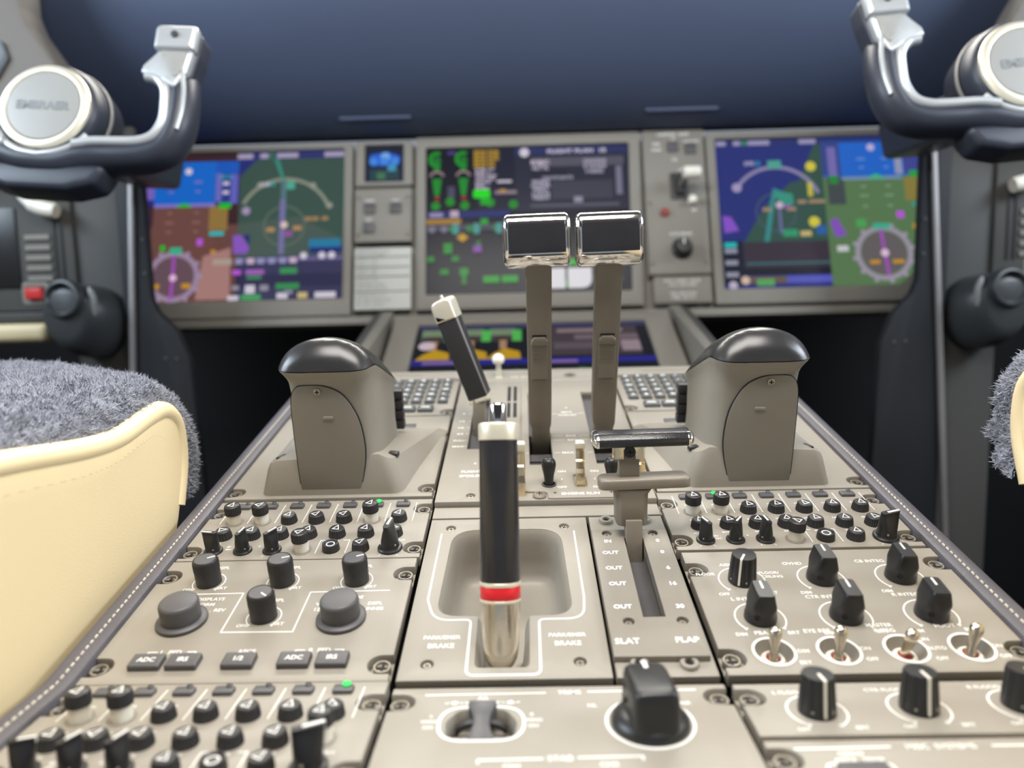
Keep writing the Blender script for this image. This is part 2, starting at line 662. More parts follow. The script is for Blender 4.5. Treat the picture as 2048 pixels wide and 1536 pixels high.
def panel(name, label, frame, u0, u1, v0, v1, nl=(), nr=(), holes=(), m='panel_paint', cat='panel', screws=(), top=0.0, group=None, bushings=()):
    t = thing(name, label, cat, frame, group, base=((u0 + u1) / 2, (v0 + v1) / 2, 0))
    hs = list(holes) + [circ(u, v, 3.1, 20) for u, v in screws]
    mb = MB()
    o = notched(u0, u1, v0, v1, nl, nr)
    if nl or nr:
        mb.plate(o, -5.6 + top, top, hs, 0.55)
        mb.plate([(u0, v0), (u1, v0), (u1, v1), (u0, v1)], -6.4, -5.5 + top, [h for h in holes], 0.1)
    else:
        mb.plate(o, -6.2, top, hs, 0.55)
        if screws:
            for u, v in screws:
                mb.lathe([(3.3, -3.6 + top), (0.01, -3.5 + top)], 16, T((u, v, 0)))
    part('faceplate', mb, m, t)
    for v in nl:
        fastener(t, u0 + 4.6, v, top, 0.1)
    for v in nr:
        fastener(t, u1 - 4.6, v, top, -0.1)
    for i, (u, v) in enumerate(screws):
        screw(t, u, v, top, 2.2, 0.2 + i)
    for u, v in bushings:
        bushing(t, u, v, top)
    return t


INK = 0.07          # printed marks lie this far above the plate


def lettering(parent, items, z=INK, m='white_paint', name='lettering', strokes=(), label=None):
    """items (text, u, v, size[, align[, rot[, bold]]]); strokes (path, width[, closed])"""
    if 0 < len(items) <= 4:         # few words: each is a mark of its own
        for it in items:
            tx, u, v, sz = it[:4]
            mb = MB().text(tx, u, v, sz, z, align=it[4] if len(it) > 4 else 'C', bold=it[6] if len(it) > 6 else 0.014)
            part(name, mb, m, parent, label=label)
        items = ()
    if 0 < len(strokes) <= 4:
        for s_ in strokes:
            part(name, MB().stroke(s_[0], s_[1], z, close=s_[2] if len(s_) > 2 else False), m, parent, label=label)
        strokes = ()
    mb = MB()
    for it in items:
        tx, u, v, sz = it[:4]
        mb.text(tx, u, v, sz, z, align=it[4] if len(it) > 4 else 'C', rot=it[5] if len(it) > 5 else 0.0, bold=it[6] if len(it) > 6 else 0.014)
    for s_ in strokes:
        mb.stroke(s_[0], s_[1], z, close=s_[2] if len(s_) > 2 else False)
    if mb.v:
        part(name, mb, m, parent, label=label)


# ---------------------------------------------------------------- knobs, each kind built once and copied
def place(kind, meshes, parent, u, v, h=0.0, rot=0.0, labels=None):
    """meshes [(name, mesh)], the first one carries the others"""
    o = link(meshes[0][0], meshes[0][1], parent, (u, v, h), (0, 0, rot), label=labels)
    for nm, me in meshes[1:]:
        link(nm, me, o)
    return o


def tri_mark(z, r=2.5, wd=0.62):
    # a hollow triangle, narrow end pointing away from the pointer's tail
    return MB().stroke([(0.0, r * 1.12), (-r * .78, -r * .72), (r * .78, -r * .72)], wd, z, close=True)


def k_pressed():
    mb = MB().lathe([(5.3, 0), (5.3, 0.6), (4.9, 3.6), (4.5, 5.0), (4.0, 5.5), (0.01, 5.6)], 96, flute=(24, 0.45, 0.5, 4.2))
    return [('volume_knob', mesh('volume_knob', mb, 'black_plastic')), ('pointer_mark', mesh('pointer_mark', tri_mark(5.68), 'white_paint'))]


def k_pulled():
    mb = MB().lathe([(5.0, 6.6), (5.15, 7.0), (5.15, 11.2), (4.7, 12.4), (4.2, 12.8), (0.01, 12.9)], 96, flute=(24, 0.4, 6.9, 11.4))
    sh = MB().lathe([(4.5, -2.0), (4.5, 6.8)], 40)
    ring = MB().lathe([(5.9, 0.0), (5.9, 0.25), (4.7, 0.3)], 40, cap1=False)
    return [('volume_knob', mesh('volume_knob', mb, 'black_plastic')), ('pointer_mark', mesh('pointer_mark', tri_mark(12.98), 'white_paint')),
            ('shaft', mesh('shaft', sh, 'white_plastic')), ('collar', mesh('collar', ring, 'panel_dark'))]


def k_ring():
    mb = MB().lathe([(5.3, 0), (5.3, 0.8), (5.0, 3.6), (4.7, 4.6), (4.2, 4.9), (3.7, 4.6), (3.3, 3.9), (0.01, 3.9)], 40)
    rg = MB().lathe([(2.7, 3.96), (2.0, 3.97)], 32, cap0=False, cap1=False)
    return [('push_knob', mesh('push_knob', mb, 'black_plastic')), ('ring_mark', mesh('ring_mark', rg, 'white_paint'))]


def k_pointer(sc_=1.0, hgt=13.5, name='selector_knob'):
    """round skirt, waisted stem, blade across the top with a white line"""
    q = sc_
    n = 40
    rings = []
    for r, z in ((5.6, 0), (5.6, 1.0), (5.2, 1.4), (4.3, 1.5), (4.1, 2.2)):
        rings.append([(r * q * math.cos(2 * PI * j / n), r * q * math.sin(2 * PI * j / n), z * q) for j in range(n)])
    for k in range(9):
        t = k / 8
        z = (2.6 + (hgt - 2.6) * t) * q
        wx = 4.1 * (1 - t) + 1.35 * t if t < .999 else 1.35
        wx = 4.1 - (4.1 - 1.45) * min(1, (t * 1.18)) ** 1.35
        wy = 4.1 + 0.6 * t
        e = 1.0 - 0.55 * t
        ring = []
        for j in range(n):
            a = 2 * PI * j / n
            c, s_ = math.cos(a), math.sin(a)
            ring.append((q * wx * math.copysign(abs(c) ** e, c), q * (wy * math.copysign(abs(s_) ** e, s_)) + 0.5 * t * q, z))
        rings.append(ring)
    mb = MB().loft(rings)
    ln = MB().box(-0.55 * q, 0.55 * q, -1.0 * q, 4.9 * q, hgt * q - .2, hgt * q + 0.12)
    ln.box(-0.55 * q, 0.55 * q, 4.85 * q, 5.25 * q, (hgt - 2.2) * q, hgt * q + 0.1)
    dots = MB()
    for a in (-55, 55):
        dots.lathe([(0.55 * q, 0), (0.5 * q, 0.25), (0.01, 0.3)], 10, RZ(a) @ T((0, -4.1 * q, 3.3 * q)) @ RX(90))
    return [(name, mesh(name, mb, 'black_gloss')), ('pointer_line', mesh('pointer_line', ln, 'white_paint')), ('set_screw', mesh('set_screw', dots, 'screw_steel'))]


def k_knurled():
    mb = MB().lathe([(6.9, 0), (6.9, 7.6), (6.8, 8.2)], 48, cap1=False)
    mb.lathe([(6.8, 8.0), (7.0, 8.6), (7.0, 13.6), (6.6, 14.8), (6.2, 15.4), (5.9, 15.6), (5.7, 15.3), (0.01, 15.3)], 144, flute=(36, 0.35, 8.3, 14.0), cap0=False)
    ln = MB().box(-0.4, 0.4, 1.2, 5.4, 15.3, 15.5)
    cap = MB().lathe([(5.6, 15.2), (5.5, 15.36), (.01, 15.38)], 48)
    return [('dimmer_knob', mesh('dimmer_knob', mb, 'black_plastic')), ('pointer_line', mesh('pointer_line', ln, 'white_paint')), ('cap_disc', mesh('cap_disc', cap, 'grey_plastic'))]


def k_large():
    mb = MB().lathe([(12.6, 0.3), (12.8, 0.8), (12.7, 1.8), (12.0, 2.4), (9.9, 2.7)], 64, cap1=False)
    mb.lathe([(9.9, 2.4), (9.9, 11.0), (9.6, 12.0), (8.9, 12.8), (8.0, 13.0), (0.01, 13.3)], 192, flute=(48, 0.35, 2.5, 10.0), cap0=False)
    return [('rotary_knob', mesh('rotary_knob', mb, 'grey_plastic'))]


def k_bar():
    """lighting dimmer: round skirt that rises into a wedge-sided bar with a white line"""
    n = 48
    rings = []
    for r, z in ((7.9, 0), (8.05, 0.6), (7.95, 3.2), (7.6, 4.6)):
        rings.append([(r * math.cos(2 * PI * j / n), r * math.sin(2 * PI * j / n), z) for j in range(n)])
    for k in range(1, 8):
        t = k / 7
        z = 4.6 + 12.2 * t
        wx = 7.5 * (1 - t) + 4.3 * t
        wy = 7.6 - 0.1 * t
        e = 1.0 - 0.72 * min(1, t * 2.2)
        rings.append([(wx * math.copysign(abs(math.cos(2 * PI * j / n)) ** e, math.cos(2 * PI * j / n)),
                       wy * math.copysign(abs(math.sin(2 * PI * j / n)) ** e, math.sin(2 * PI * j / n)), z) for j in range(n)])
    rings.append([(p[0] * .88, p[1] * .93, 17.5) for p in rings[-1]])
    mb = MB().loft(rings)
    ln = MB().box(-0.5, 0.5, 0.2, 6.3, 17.4, 17.6)
    hole = MB().lathe([(1.5, -0.3), (1.5, 0.3), (1.0, 0.4), (0.9, -.2), (0.01, -.2)], 16, T((0, -7.9, 5.0)) @ RX(90) if False else RZ(-28) @ T((-0.0, -7.75, 5.2)) @ RX(90))
    return [('dimmer_knob', mesh('dimmer_knob', mb, 'black_gloss')), ('pointer_line', mesh('pointer_line', ln, 'white_paint')), ('set_screw', mesh('set_screw', hole, 'void_black'))]


def k_fluted(q=0.89, hgt=16.5):
    mb = MB().lathe([(8.4 * q, 0), (8.5 * q, 1.0), (8.3 * q, 5), (7.5 * q, hgt - 2.2), (7.3 * q, hgt - 0.8), (6.9 * q, hgt), (0.01, hgt + .1)], 120,
                    flute=(10, 0.9 * q, 4.0, hgt - 0.5, 2.0))
    ln = MB().box(-0.55, 0.55, -7.3 * q, -0.4, hgt + .02, hgt + 0.22)
    ln.add([(-.55, -8.7 * q, 1.2), (.55, -8.7 * q, 1.2), (.55, -7.5 * q, hgt), (-.55, -7.5 * q, hgt), (-.55, -7.7 * q, 1.2), (.55, -7.7 * q, 1.2), (.55, -6.8 * q, hgt + .2), (-.55, -6.8 * q, hgt + .2)],
           [(0, 1, 2, 3), (5, 4, 7, 6), (1, 5, 6, 2), (4, 0, 3, 7), (3, 2, 6, 7), (4, 5, 1, 0)])
    dots = MB()
    for a in (-38, 30, 62):
        dots.lathe([(0.5, -.2), (0.5, 0.3), (0.01, 0.3)], 10, RZ(a) @ T((0, -8.35 * q, 3.0)) @ RX(90))
    return [('dimmer_knob', mesh('dimmer_knob', mb, 'black_gloss')), ('pointer_line', mesh('pointer_line', ln, 'white_plastic')), ('set_screw', mesh('set_screw', dots, 'screw_steel'))]


def k_led():
    mb = MB().plate(rpoly([(-4.6, -3.0), (4.6, -3.0), (4.6, 2.0), (3.4, 3.0), (-4.6, 3.0)], [1.2, 1.2, 0.5, 0.5, 1.0], 3), 0, 1.9, bevel=0.5)
    mb.lathe([(1.5, 1.5), (1.4, 2.4), (0.8, 2.9), (0.01, 3.0)], 16, T((1.6, 2.2, 0)))
    lens = MB().lathe([(1.0, 2.85), (0.7, 3.05), (0.01, 3.1)], 14, T((1.6, 2.2, 0)))
    return [('call_button', mesh('call_button', mb, 'grey_plastic')), ('lens', mesh('lens', lens, 'black_plastic'))]


def k_led_on():
    a = k_led()
    lens = MB().lathe([(2.0, 2.3), (1.9, 2.9), (1.2, 3.4), (0.01, 3.5)], 18, T((1.2, 1.6, 0)))
    return [a[0], ('lens', mesh('lens', lens, 'green_led'))]


def k_button():
    mb = MB().plate(rrect(-7.6, 7.6, -4.7, 4.7, 1.1, 4), 0, 3.0, bevel=0.9, steps=3)
    return [('push_button', mesh('push_button', mb, 'grey_plastic'))]


def k_toggle():
    cup = MB().lathe([(10.2, 0.02), (10.2, 0.25), (8.9, 0.25)], 40, cap0=False, cap1=False)
    bowl = MB().lathe([(8.9, 0.0), (8.2, -1.2), (6.6, -4.6), (6.0, -5.4)], 40, cap0=False, cap1=False)
    nut = MB().lathe([(6.1, -5.5), (5.6, -4.2), (4.9, -3.4), (3.6, -3.3), (3.4, -4.6)], 32, cap0=False, cap1=False)
    base = MB().lathe([(3.7, -4.4), (2.6, -3.5), (0.01, -3.2)], 24, cap0=False)
    bat = MB().lathe([(2.0, -4), (2.1, 1), (2.5, 4.4), (3.0, 7.4), (3.1, 9.0), (2.6, 10.6), (1.4, 11.5), (0.01, 11.7)], 24)
    return [('toggle_bat', mesh('toggle_bat', bat, 'brushed_nickel')), ('ring_mark', mesh('ring_mark', cup, 'white_paint')),
            ('toggle_switch', mesh('toggle_switch', bowl, 'panel_dark')), ('bushing', mesh('bushing', nut, 'white_plastic')), ('boot', mesh('boot', base, 'red_seat'))]


def K(kind, parent, u, v, rot=0.0, h=0.0):
    fn = dict(pressed=k_pressed, pulled=k_pulled, ring=k_ring, pointer=k_pointer, big_pointer=lambda: k_pointer(1.32, 13.0), knurled=k_knurled,
              large=k_large, bar=k_bar, fluted=k_fluted, led=k_led, led_on=k_led_on, button=k_button)[kind]
    return place(kind, cached(kind, fn), parent, u, v, h, R(rot))


def toggle(parent, u, v, tilt=-28.0, side=8.0):
    ms = cached('toggle', k_toggle)
    base = link('toggle_switch', ms[2][1], parent, (u, v, 0))
    for nm, me in (ms[1], ms[3], ms[4]):
        link(nm, me, base)
    b = link(ms[0][0], ms[0][1], base)
    b.rotation_euler = (R(tilt), R(side), 0)

# ================================================================ audio control panels
A_TX = [['VHF1', 'VHF2', 'VHF3', 'HF1', 'HF2', 'CAB', 'PA'], ['NAV1', 'NAV2', 'ADF1', 'ADF2', 'DME1', 'DME2', 'MKR']]


def audio_panel(label, frame, u0, v0, pulled, lit, nl, nr, rots, pulled_low=None):
    """u0 the left knob column, v0 the middle knob row"""
    us = [u0 + 17.9 * i for i in range(7)]
    r1, r2, r3, rl = v0 + 18.6, v0, v0 - 16.2, v0 + 37.8
    t = panel('audio_panel', label, frame, us[3] - 72.5, us[3] + 72.5, v0 - 26, v0 + 46, nl, nr)
    for i, u in enumerate(us):
        K('pulled' if i in pulled else 'pressed', t, u, r1, rot=rots[i])
        K('pulled' if i == pulled_low else 'pressed', t, u, r2 if i != pulled_low else r2 + 2, rot=rots[i + 7])
        K('led_on' if i == lit else 'led', t, u - 0.2, rl)
    for i, a in ((0, rots[14]), (1, rots[15]), (2, rots[16])):
        K('pointer', t, us[i], r3, rot=a)
    K('pressed' if pulled_low is not None else 'pulled', t, us[3], r3, rot=rots[17])
    K('ring', t, us[4], r3)
    K('pressed', t, us[5], r3, rot=rots[18])
    K('big_pointer', t, us[6], r3, rot=rots[19])
    st = [([(u - 9.1, rl + 3), (u - 9.1, r1 - 2)], 0.5) for u in us] + [([(us[6] + 8.7, rl + 3), (us[6] + 8.7, r1 - 2)], 0.5)]
    a, b = us[3] + 9.0, us[5] - 8.8
    st += [([(a, r3 - 4), (a, r3 + 10.5), (a + 4, r3 + 10.5)], 0.5), ([(b - 4, r3 + 10.5), (b, r3 + 10.5), (b, r3 - 4)], 0.5)]
    for i in (0, 2, 6):
        for q in (-35, 35):
            c, s_ = math.sin(R(q)), -math.cos(R(q))
            rr = 6.4 if i < 6 else 8.2
            st.append(([(us[i] + c * rr, r3 + s_ * rr), (us[i] + c * (rr + 1.6), r3 + s_ * (rr + 1.6))], 0.35))
    it = []
    for i, u in enumerate(us):
        it.append((A_TX[0][i], u - 1.2, r1 + 8.9, 2.3))
        it.append((A_TX[1][i], u - 1.2, r2 + 8.3, 2.3))
    it += [('AUTO', us[0] - 2, r3 + 8.6, 2.3), ('MIC', us[0] + 8.6, r3 + 2, 2.3), ('BOTH', us[1] - 2.5, r3 + 9.2, 2.3), ('ID -', us[1] - 9.4, r3 + 5, 2.5), ('V', us[1] + 8.6, r3 + 5, 2.3),
           ('SPKR', us[2] - 1, r3 + 9.2, 2.3), ('INPH', us[3] - 1, r3 + 9.2, 2.3), ('MASK', us[4], r3 + 9.2, 2.3), ('VOR', us[5], r3 + 9.2, 2.3), ('MAX', us[6] + 5, r3 + 9.6, 2.3)]
    lettering(t, it, strokes=st)
    return t


random.seed(4)
rr = lambda n: [random.uniform(-28, 28) for _ in range(n)]
audio_panel('knob-studded audio panel behind the left palm rest, third knob from its right edge pulled up', MID, -202.6, 130.3, (0, 1, 5), 5, (160.6, 113.6), (163.4, 115.2),
            [-12, -42, -15, -38, -40, -20, -22, -80, -14, -12, -8, -10, -12, 30, 80, -12, -32, -52, -42, -8])
audio_panel('knob-studded audio panel behind the right palm rest, its two leftmost top knobs pulled up', MID, 94.8, 132.6, (0, 1), 1, (162.8, 117.1), (164.2, 117.6),
            [8, 6, 12, 8, 22, -8, -6, 8, 14, -14, -8, 12, -6, 22, 22, -38, 8, 48, -8, -72])
audio_panel('blurred audio panel in the bottom left corner beside the cream seat', AFT, -203.0, -43.5, (0, 1), 6, (-16, -62), (-15, -62),
            [-22, -2, -20, -18, -22, -2, 12, -12, -40, -30, -16, -18, -24, -10, -72, -28, -24, -8, -30, -65], pulled_low=6)

# ================================================================ display control panel, left column
t = panel('display_control_panel', 'panel with three knurled dimmer knobs and five grey push buttons beside the cream seat', MID, -222, -77.5, 2, 103.5, (87.9, 13.6), (87.7, 12.9))
for u, v, a in ((-192.1, 82.0, -62), (-150.1, 81.2, -72), (-108.4, 81.2, -66)):
    K('knurled', t, u, v, rot=a)
K('knurled', t, -150.3, 50.0, rot=-130)
for u in (-192.0, -109.2):
    K('large', t, u, 47.2)
for u, tx in ((-194.6, 'ADC'), (-177.0, 'IRS'), (-150.4, '1/2'), (-124.0, 'ADC'), (-105.9, 'IRS')):
    b = K('button', t, u, 15.1)
    mb = MB().text(tx, 0, 0, 4.0, 3.06, bold=0.02)
    me = cached(('bt', tx), lambda: mesh('legend', mb, 'white_paint'))
    link('legend', me, b)
it, st = [], []
for u, v in ((-192.1, 82.0), (-150.1, 81.2), (-108.4, 81.2), (-150.3, 50.0)):
    st.append((circ(u, v, 8.8, 26, R(-50), R(230), False), 0.6))
    for q in (-50, 230):
        c, s_ = math.cos(R(q)), math.sin(R(q))
        st.append(([(u + c * 8.2, v + s_ * 8.2), (u + c * 10.4, v + s_ * 10.4)], 0.6))
    it += [('OFF', u - 9.3, v - 6.9, 3.1), ('BRT', u + 9.3, v - 5.8, 3.3), ('DSPL', u + 2.6, v + 14.3, 3.6)]
it = [i for i in it if not (i[0] == 'OFF' and i[1] > -118)] + [('OFF', -117.6, 74.6, 3.1)]
st += [([(-206, 70.6), (-168.6, 71.1), (-168.4, 38.0), (-131.7, 37.6), (-131.6, 71.0), (-88.1, 71.4)], 0.7)]
it += [('DISPLAYS', -184.5, 66.2, 3.6), ('NORM', -186.0, 61.4, 3.6), ('L', -206.5, 56.2, 3.6), ('. REV', -177.0, 56.4, 3.6),
       ('MODE', -106.5, 65.8, 3.6), ('VEL', -123.0, 60.2, 3.6), ('120', -123.0, 55.6, 3.6), ('DSPL', -94.0, 60.2, 3.6), ('INHIB', -93.4, 55.6, 3.6),
       ('L  PFD', -187.0, 23.6, 3.8), ('AFCS', -149.9, 23.4, 3.8), ('R  PFD', -114.2, 23.6, 3.8)]
for uc in (-186.6, -114.4):
    st += [([(uc - 11.5, 21.4), (uc - 11.5, 23.6), (uc - 7, 23.6)], 0.6), ([(uc + 7.5, 23.6), (uc + 11.8, 23.6), (uc + 11.8, 21.4)], 0.6)]
lettering(t, it, strokes=st)

# ================================================================ lighting panel, right column
tog = [(103.0, 17.2), (133.5, 17.2), (165.2, 17.8), (196.0, 18.2)]
t = panel('lighting_panel', 'panel with six tall black dimmer knobs and four metal toggles in white rings', MID, 77.5, 222, 2, 104.0, (86.2, 13.4), (88.6, 16.0), holes=[circ(u, v, 8.9, 32) for u, v in tog])
K('fluted', t, 104.6, 75.0, rot=-30)
for u, v, a in ((147.9, 75.2, -2), (190.6, 75.4, -4), (104.3, 42.3, -2), (147.2, 42.3, -3), (190.0, 42.7, -4)):
    K('bar', t, u, v, rot=a)
for (u, v), (ti, sd) in zip(tog, ((-24, 8), (-24, 10), (8, 6), (-22, 20))):
    toggle(t, u, v, ti, sd)
it, st = [], []
for i, (u, v) in enumerate(((104.6, 75.0), (147.9, 75.2), (190.6, 75.4), (104.3, 42.3), (147.2, 42.3), (190.0, 42.7))):
    rad = 12.4
    st.append((circ(u, v, rad, 30, R(-42), R(222), False), 0.75))
    for q in (-42, 222):
        c, s_ = math.cos(R(q)), math.sin(R(q))
        st.append(([(u + c * (rad - .9), v + s_ * (rad - .9)), (u + c * (rad + .9), v + s_ * (rad + .9))], 1.0))
    it += [('OFF' if i == 0 else 'DIM', u - 12.8, v - 12.2, 3.3), ('BRT', u + 12.8, v - 11.6, 3.3)]
it += [('AISLE', 100.4, 90.2, 3.8), ('FLOOR', 86.2, 81.4, 3.3), ('FLOOR/', 121.4, 81.8, 3.2), ('CEILING', 122.0, 78.2, 3.2), ('OVHD', 137.0, 90.4, 3.8), ('CB INTEG', 181.0, 91.6, 3.8),
       ('L INTEG', 100.8, 58.4, 3.8), ('CTR INTEG', 142.6, 59.2, 3.8), ('R INTEG', 185.6, 60.0, 3.8),
       ('PBA', 101.2, 31.0, 3.8), ('EYE REF', 128.6, 31.8, 3.8), ('MASTER', 160.4, 35.4, 3.6), ('INTEG', 161.2, 31.4, 3.6), ('FOOT', 192.0, 34.2, 3.8),
       ('DIM', 116.8, 17.4, 3.2), ('BRT', 115.2, 9.6, 3.2), ('ON', 146.2, 18.6, 3.2), ('OFF', 146.4, 11.2, 3.2), ('ON', 176.4, 24.4, 3.2), ('AUTO', 179.4, 18.0, 3.2), ('OFF', 178.4, 11.0, 3.2), ('ON', 208.0, 19.0, 3.2), ('OFF', 208.0, 12.0, 3.2)]
lettering(t, it, strokes=st)

# ================================================================ level aft deck, right: flood lighting and miscellaneous systems
t = panel('flood_lighting_panel', 'blurred panel at the lower right with three fluted knobs carrying long white lines', AFT, 77, 222, -43.5, -5, (-15.5,), (-15.5,))
it, st = [], []
for u, v, a, nm in ((105.6, -27.0, 4, 'L FLOOD'), (147.8, -26.0, 2, 'CTR FLOOD'), (190.6, -24.8, 6, 'R FLOOD')):
    K('fluted', t, u, v, rot=a)
    st.append((circ(u, v, 11.8, 30, R(-60), R(235), False), 0.8))
    for q in (-60, 235):
        st.append((circ(u + 11.8 * math.cos(R(q)), v + 11.8 * math.sin(R(q)), 0.5, 8), 0.8, True))
    it += [(nm, u - 6.5, v + 14.6, 3.4), ('OFF', u - 9.8, v - 12.4, 3.0), ('BRT', u + 13.4, v - 11.8, 3.0)]
lettering(t, it, strokes=st)
t = panel('systems_panel', 'beige panel at the lower right edge lettered MISC SYSTEMS', AFT, 77, 222, -122, -46.5, (-57.5, -112), (-57.5, -112))
mb = MB().plate(rrect(98, 116, -74, -63, 1.5), 0, 2.5, bevel=0.6)
part('push_button', mb, 'grey_plastic', t)
lettering(t, [('MISC  SYSTEMS', 142.4, -51.4, 4.0), ('CREW', 107.0, -55.2, 3.4), ('AREA  TEMP', 108.4, -59.0, 3.4)],
          strokes=[([(87, -52), (123.6, -51.4)], 0.9), ([(161.4, -51.4), (212, -51.4)], 0.9), (rrect(95, 119, -76.5, -61.0, 3), 0.8, True)])

# ================================================================ trims panel
oval = rpoly([(-50.2, -44.0), (-15.2, -44.0), (-15.2, -20.2), (-50.2, -20.2)], 11.5, 10)
cut = rpoly([(-46.5, -41.8), (-19.0, -41.8), (-18.0, -31), (-23, -22.2), (-42.5, -22.2), (-47.4, -31)], [1.5, 1.5, 8, 6, 6, 8], 6)
t = panel('trims_panel', 'beige panel lettered TRIMS with a big black rudder knob, nearest the viewer', AFT, -73.5, 73.5, -118, -4.5, (-15.8, -108), (-14.6, -108), holes=[cut])
mb = MB()
c2 = inset(cut, 1.2)
mb.loft([[(p[0], p[1], -0.4) for p in cut], [(p[0], p[1], -3.4) for p in c2], [(p[0], p[1], -9) for p in c2]], cap1=True, cap0=False)
part('rocker_well', mb, 'panel_paint', t, label='recessed well around the black rocker')
# hourglass rocker on its round shoe
mb = MB()
ring = []
for k in range(15):
    a = PI * k / 14
    ring.append((-33.0 + 11.0 * math.cos(a), -5.5 + 4.6 * math.sin(a)))
out = ring + [(p[0] * 0.86 - 33.0 * 0.14, p[1] - 1.4) for p in ring[::-1]]
mb.plate(out, 0, 4.2, bevel=0.3, M=T((0, -37.4, 0)) @ RX(90))
mb.plate(out, 0, 3.2, bevel=0.3, M=T((0, -27.0, 0)) @ RX(90))
sh = part('rocker_shoe', mb, 'black_plastic', t)
mb = MB()
prof = [(-43.0, 5.6), (-40, 4.5), (-36, 3.4), (-32.5, 3.2), (-28.5, 3.6), (-25, 4.9), (-22.6, 6.0)]
hts = [0.2, 1.2, 1.8, 2.0, 2.2, 3.4, 4.4]
mb.loft([[(-32.6 - w_, y, -4.5), (-32.6 + w_, y, -4.5), (-32.6 + w_, y, h - .5), (-32.6 + w_ - .7, y, h), (-32.6 - w_ + .7, y, h), (-32.6 - w_, y, h - .5)] for (y, w_), h in zip(prof, hts)])
part('rocker', mb, 'grey_plastic', t)
# rudder knob
kb = MB().lathe([(15.9, 0), (16.0, 1.2), (15.5, 2.4), (14.2, 3.9), (12.4, 5.2), (10, 5.8)], 72, cap1=False)
n = 48
rings = []
for k, (z, wx, wy, e, yo) in enumerate(((2.5, 10.4, 14.2, .5, 0), (5, 10.0, 14.0, .38, 0), (11, 9.5, 13.6, .30, 0), (16, 9.2, 13.3, .28, 0), (18.2, 8.8, 13.0, .30, 0), (19.4, 7.9, 12.0, .36, 0), (19.8, 6.8, 10.6, .45, 0))):
    rings.append([(wx * math.copysign(abs(math.cos(2 * PI * j / n)) ** e, math.cos(2 * PI * j / n)), wy * math.copysign(abs(math.sin(2 * PI * j / n)) ** e, math.sin(2 * PI * j / n)), z) for j in range(n)])
kb.loft(rings)
KM_ = T((36.0, -33.6, 0)) @ RZ(4)
kb.v = [tuple(KM_ @ Vector(p)) for p in kb.v]
rk = part('rudder_knob', kb, 'black_gloss', t, label='large black bar knob on a round skirt')
mb = MB().box(-0.9, 0.9, 7.0, 12.4, 19.5, 20.0, KM_).box(-0.9, 0.9, 12.4, 13.5, 17.6, 19.6, KM_)
part('pointer_line', mb, 'white_paint', rk)
mb = MB()
mb.lathe([(1.3, -.2), (1.3, .3), (.01, .3)], 14, KM_ @ T((-10.0, 2.5, 9)) @ RY(-90))
part('set_screw', mb, 'void_black', rk)
lettering(t, [('TRIMS', 4.6, -9.6, 3.8), ('AIL', -32.8, -13.4, 3.6), ('STAB', -1.6, -55.6, 4.2), ('CH1', -20.0, -59.9, 3.6), ('CH2', 16.4, -59.5, 3.6), ('L', -53.6, -26.6, 2.8), ('WING', -54.0, -30.6, 2.8), ('DN', -54.4, -34.6, 2.8),
              ('R', -11.8, -26.2, 2.8), ('WING', -11.6, -30.2, 2.8), ('DN', -11.4, -34.2, 2.8), ('NL', 13.8, -20.2, 3.2), ('NR', 53.4, -19.4, 3.2)],
          strokes=[([(-58.5, -10.4), (-5.6, -9.9)], 0.8), ([(12.6, -9.4), (60.0, -9.0)], 0.8), ([(-49, -17.2), (-17, -16.8)], 0.6), (oval, 1.1, True), (circ(36.0, -33.0, 17.6, 60), 1.1, True),
                   ([(-32.6, -58.4), (-32.6, -56.2), (-8.0, -55.8)], 0.8), ([(5.0, -55.4), (29.4, -55.0), (29.4, -57.4)], 0.8)] +
                  [([(u - 2.2, -17.0), (u, -15.9), (u + 2.2, -17.0), (u, -18.1)], 0.5, True) for u in (-45, -38.5, -27.5, -21)])

# ================================================================ parking brake panel and handle
rec = rpoly([(-57.5, 133.6), (7.6, 133.6), (10.2, 60), (-8.5, 47.8), (-12.4, 47.8), (-12.8, 9.6), (-38.2, 9.6), (-38.2, 47.8), (-42, 47.8), (-60.2, 60)][::-1], 0, 1)
rec = rpoly([(-60.4, 49.0), (-38.4, 47.8), (-38.2, 9.6), (-12.6, 9.6), (-12.2, 47.6), (10.6, 48.4), (8.2, 134.0), (-58.4, 134.0)], [15, 1.5, 3, 3, 1.5, 15, 17, 17], 7)
t = panel('parking_brake_console', 'beige panel with a deep hand recess, lettered PARK/EMER BRAKE on both sides', MID, -73.8, 25.4, 1.5, 147.4, holes=[rec],
          screws=((-60.4, 136.6), (10.9, 136.8), (-60.7, 12.4), (11.2, 12.8)))
mb = MB()
steps = [(0.0, -.5), (0.6, -1.6), (1.6, -4), (2.4, -9), (3.0, -20), (4.0, -30), (6.5, -34), (9.5, -35.5)]
mb.loft([[(p[0], p[1], z) for p in inset(rec[::1], d)] for d, z in steps], cap0=False, cap1=False)
mb.fill([inset(rec, 9.5)], -35.5)
part('hand_recess', mb, 'panel_paint', t, label='smooth bowl recess for reaching the handle')
L = [(-65.6, 130), (-66.2, 62), (-61, 44.8), (-42.0, 44.8), (-42.0, 4.4), (-7.4, 4.4), (-7.2, 44.4), (15.8, 44.6), (17.2, 62), (16.6, 130.8)]
path = rpoly(L, [0, 12, 11, 3, 4, 4, 3, 11, 12, 0], 7)
lettering(t, [('PARK/EMER', -55.4, 31.4, 3.6), ('BRAKE', -55.4, 25.2, 4.4), ('PARK/EMER', 6.4, 32.0, 3.6), ('BRAKE', 6.4, 25.8, 4.4)], strokes=[(path, 1.05)])

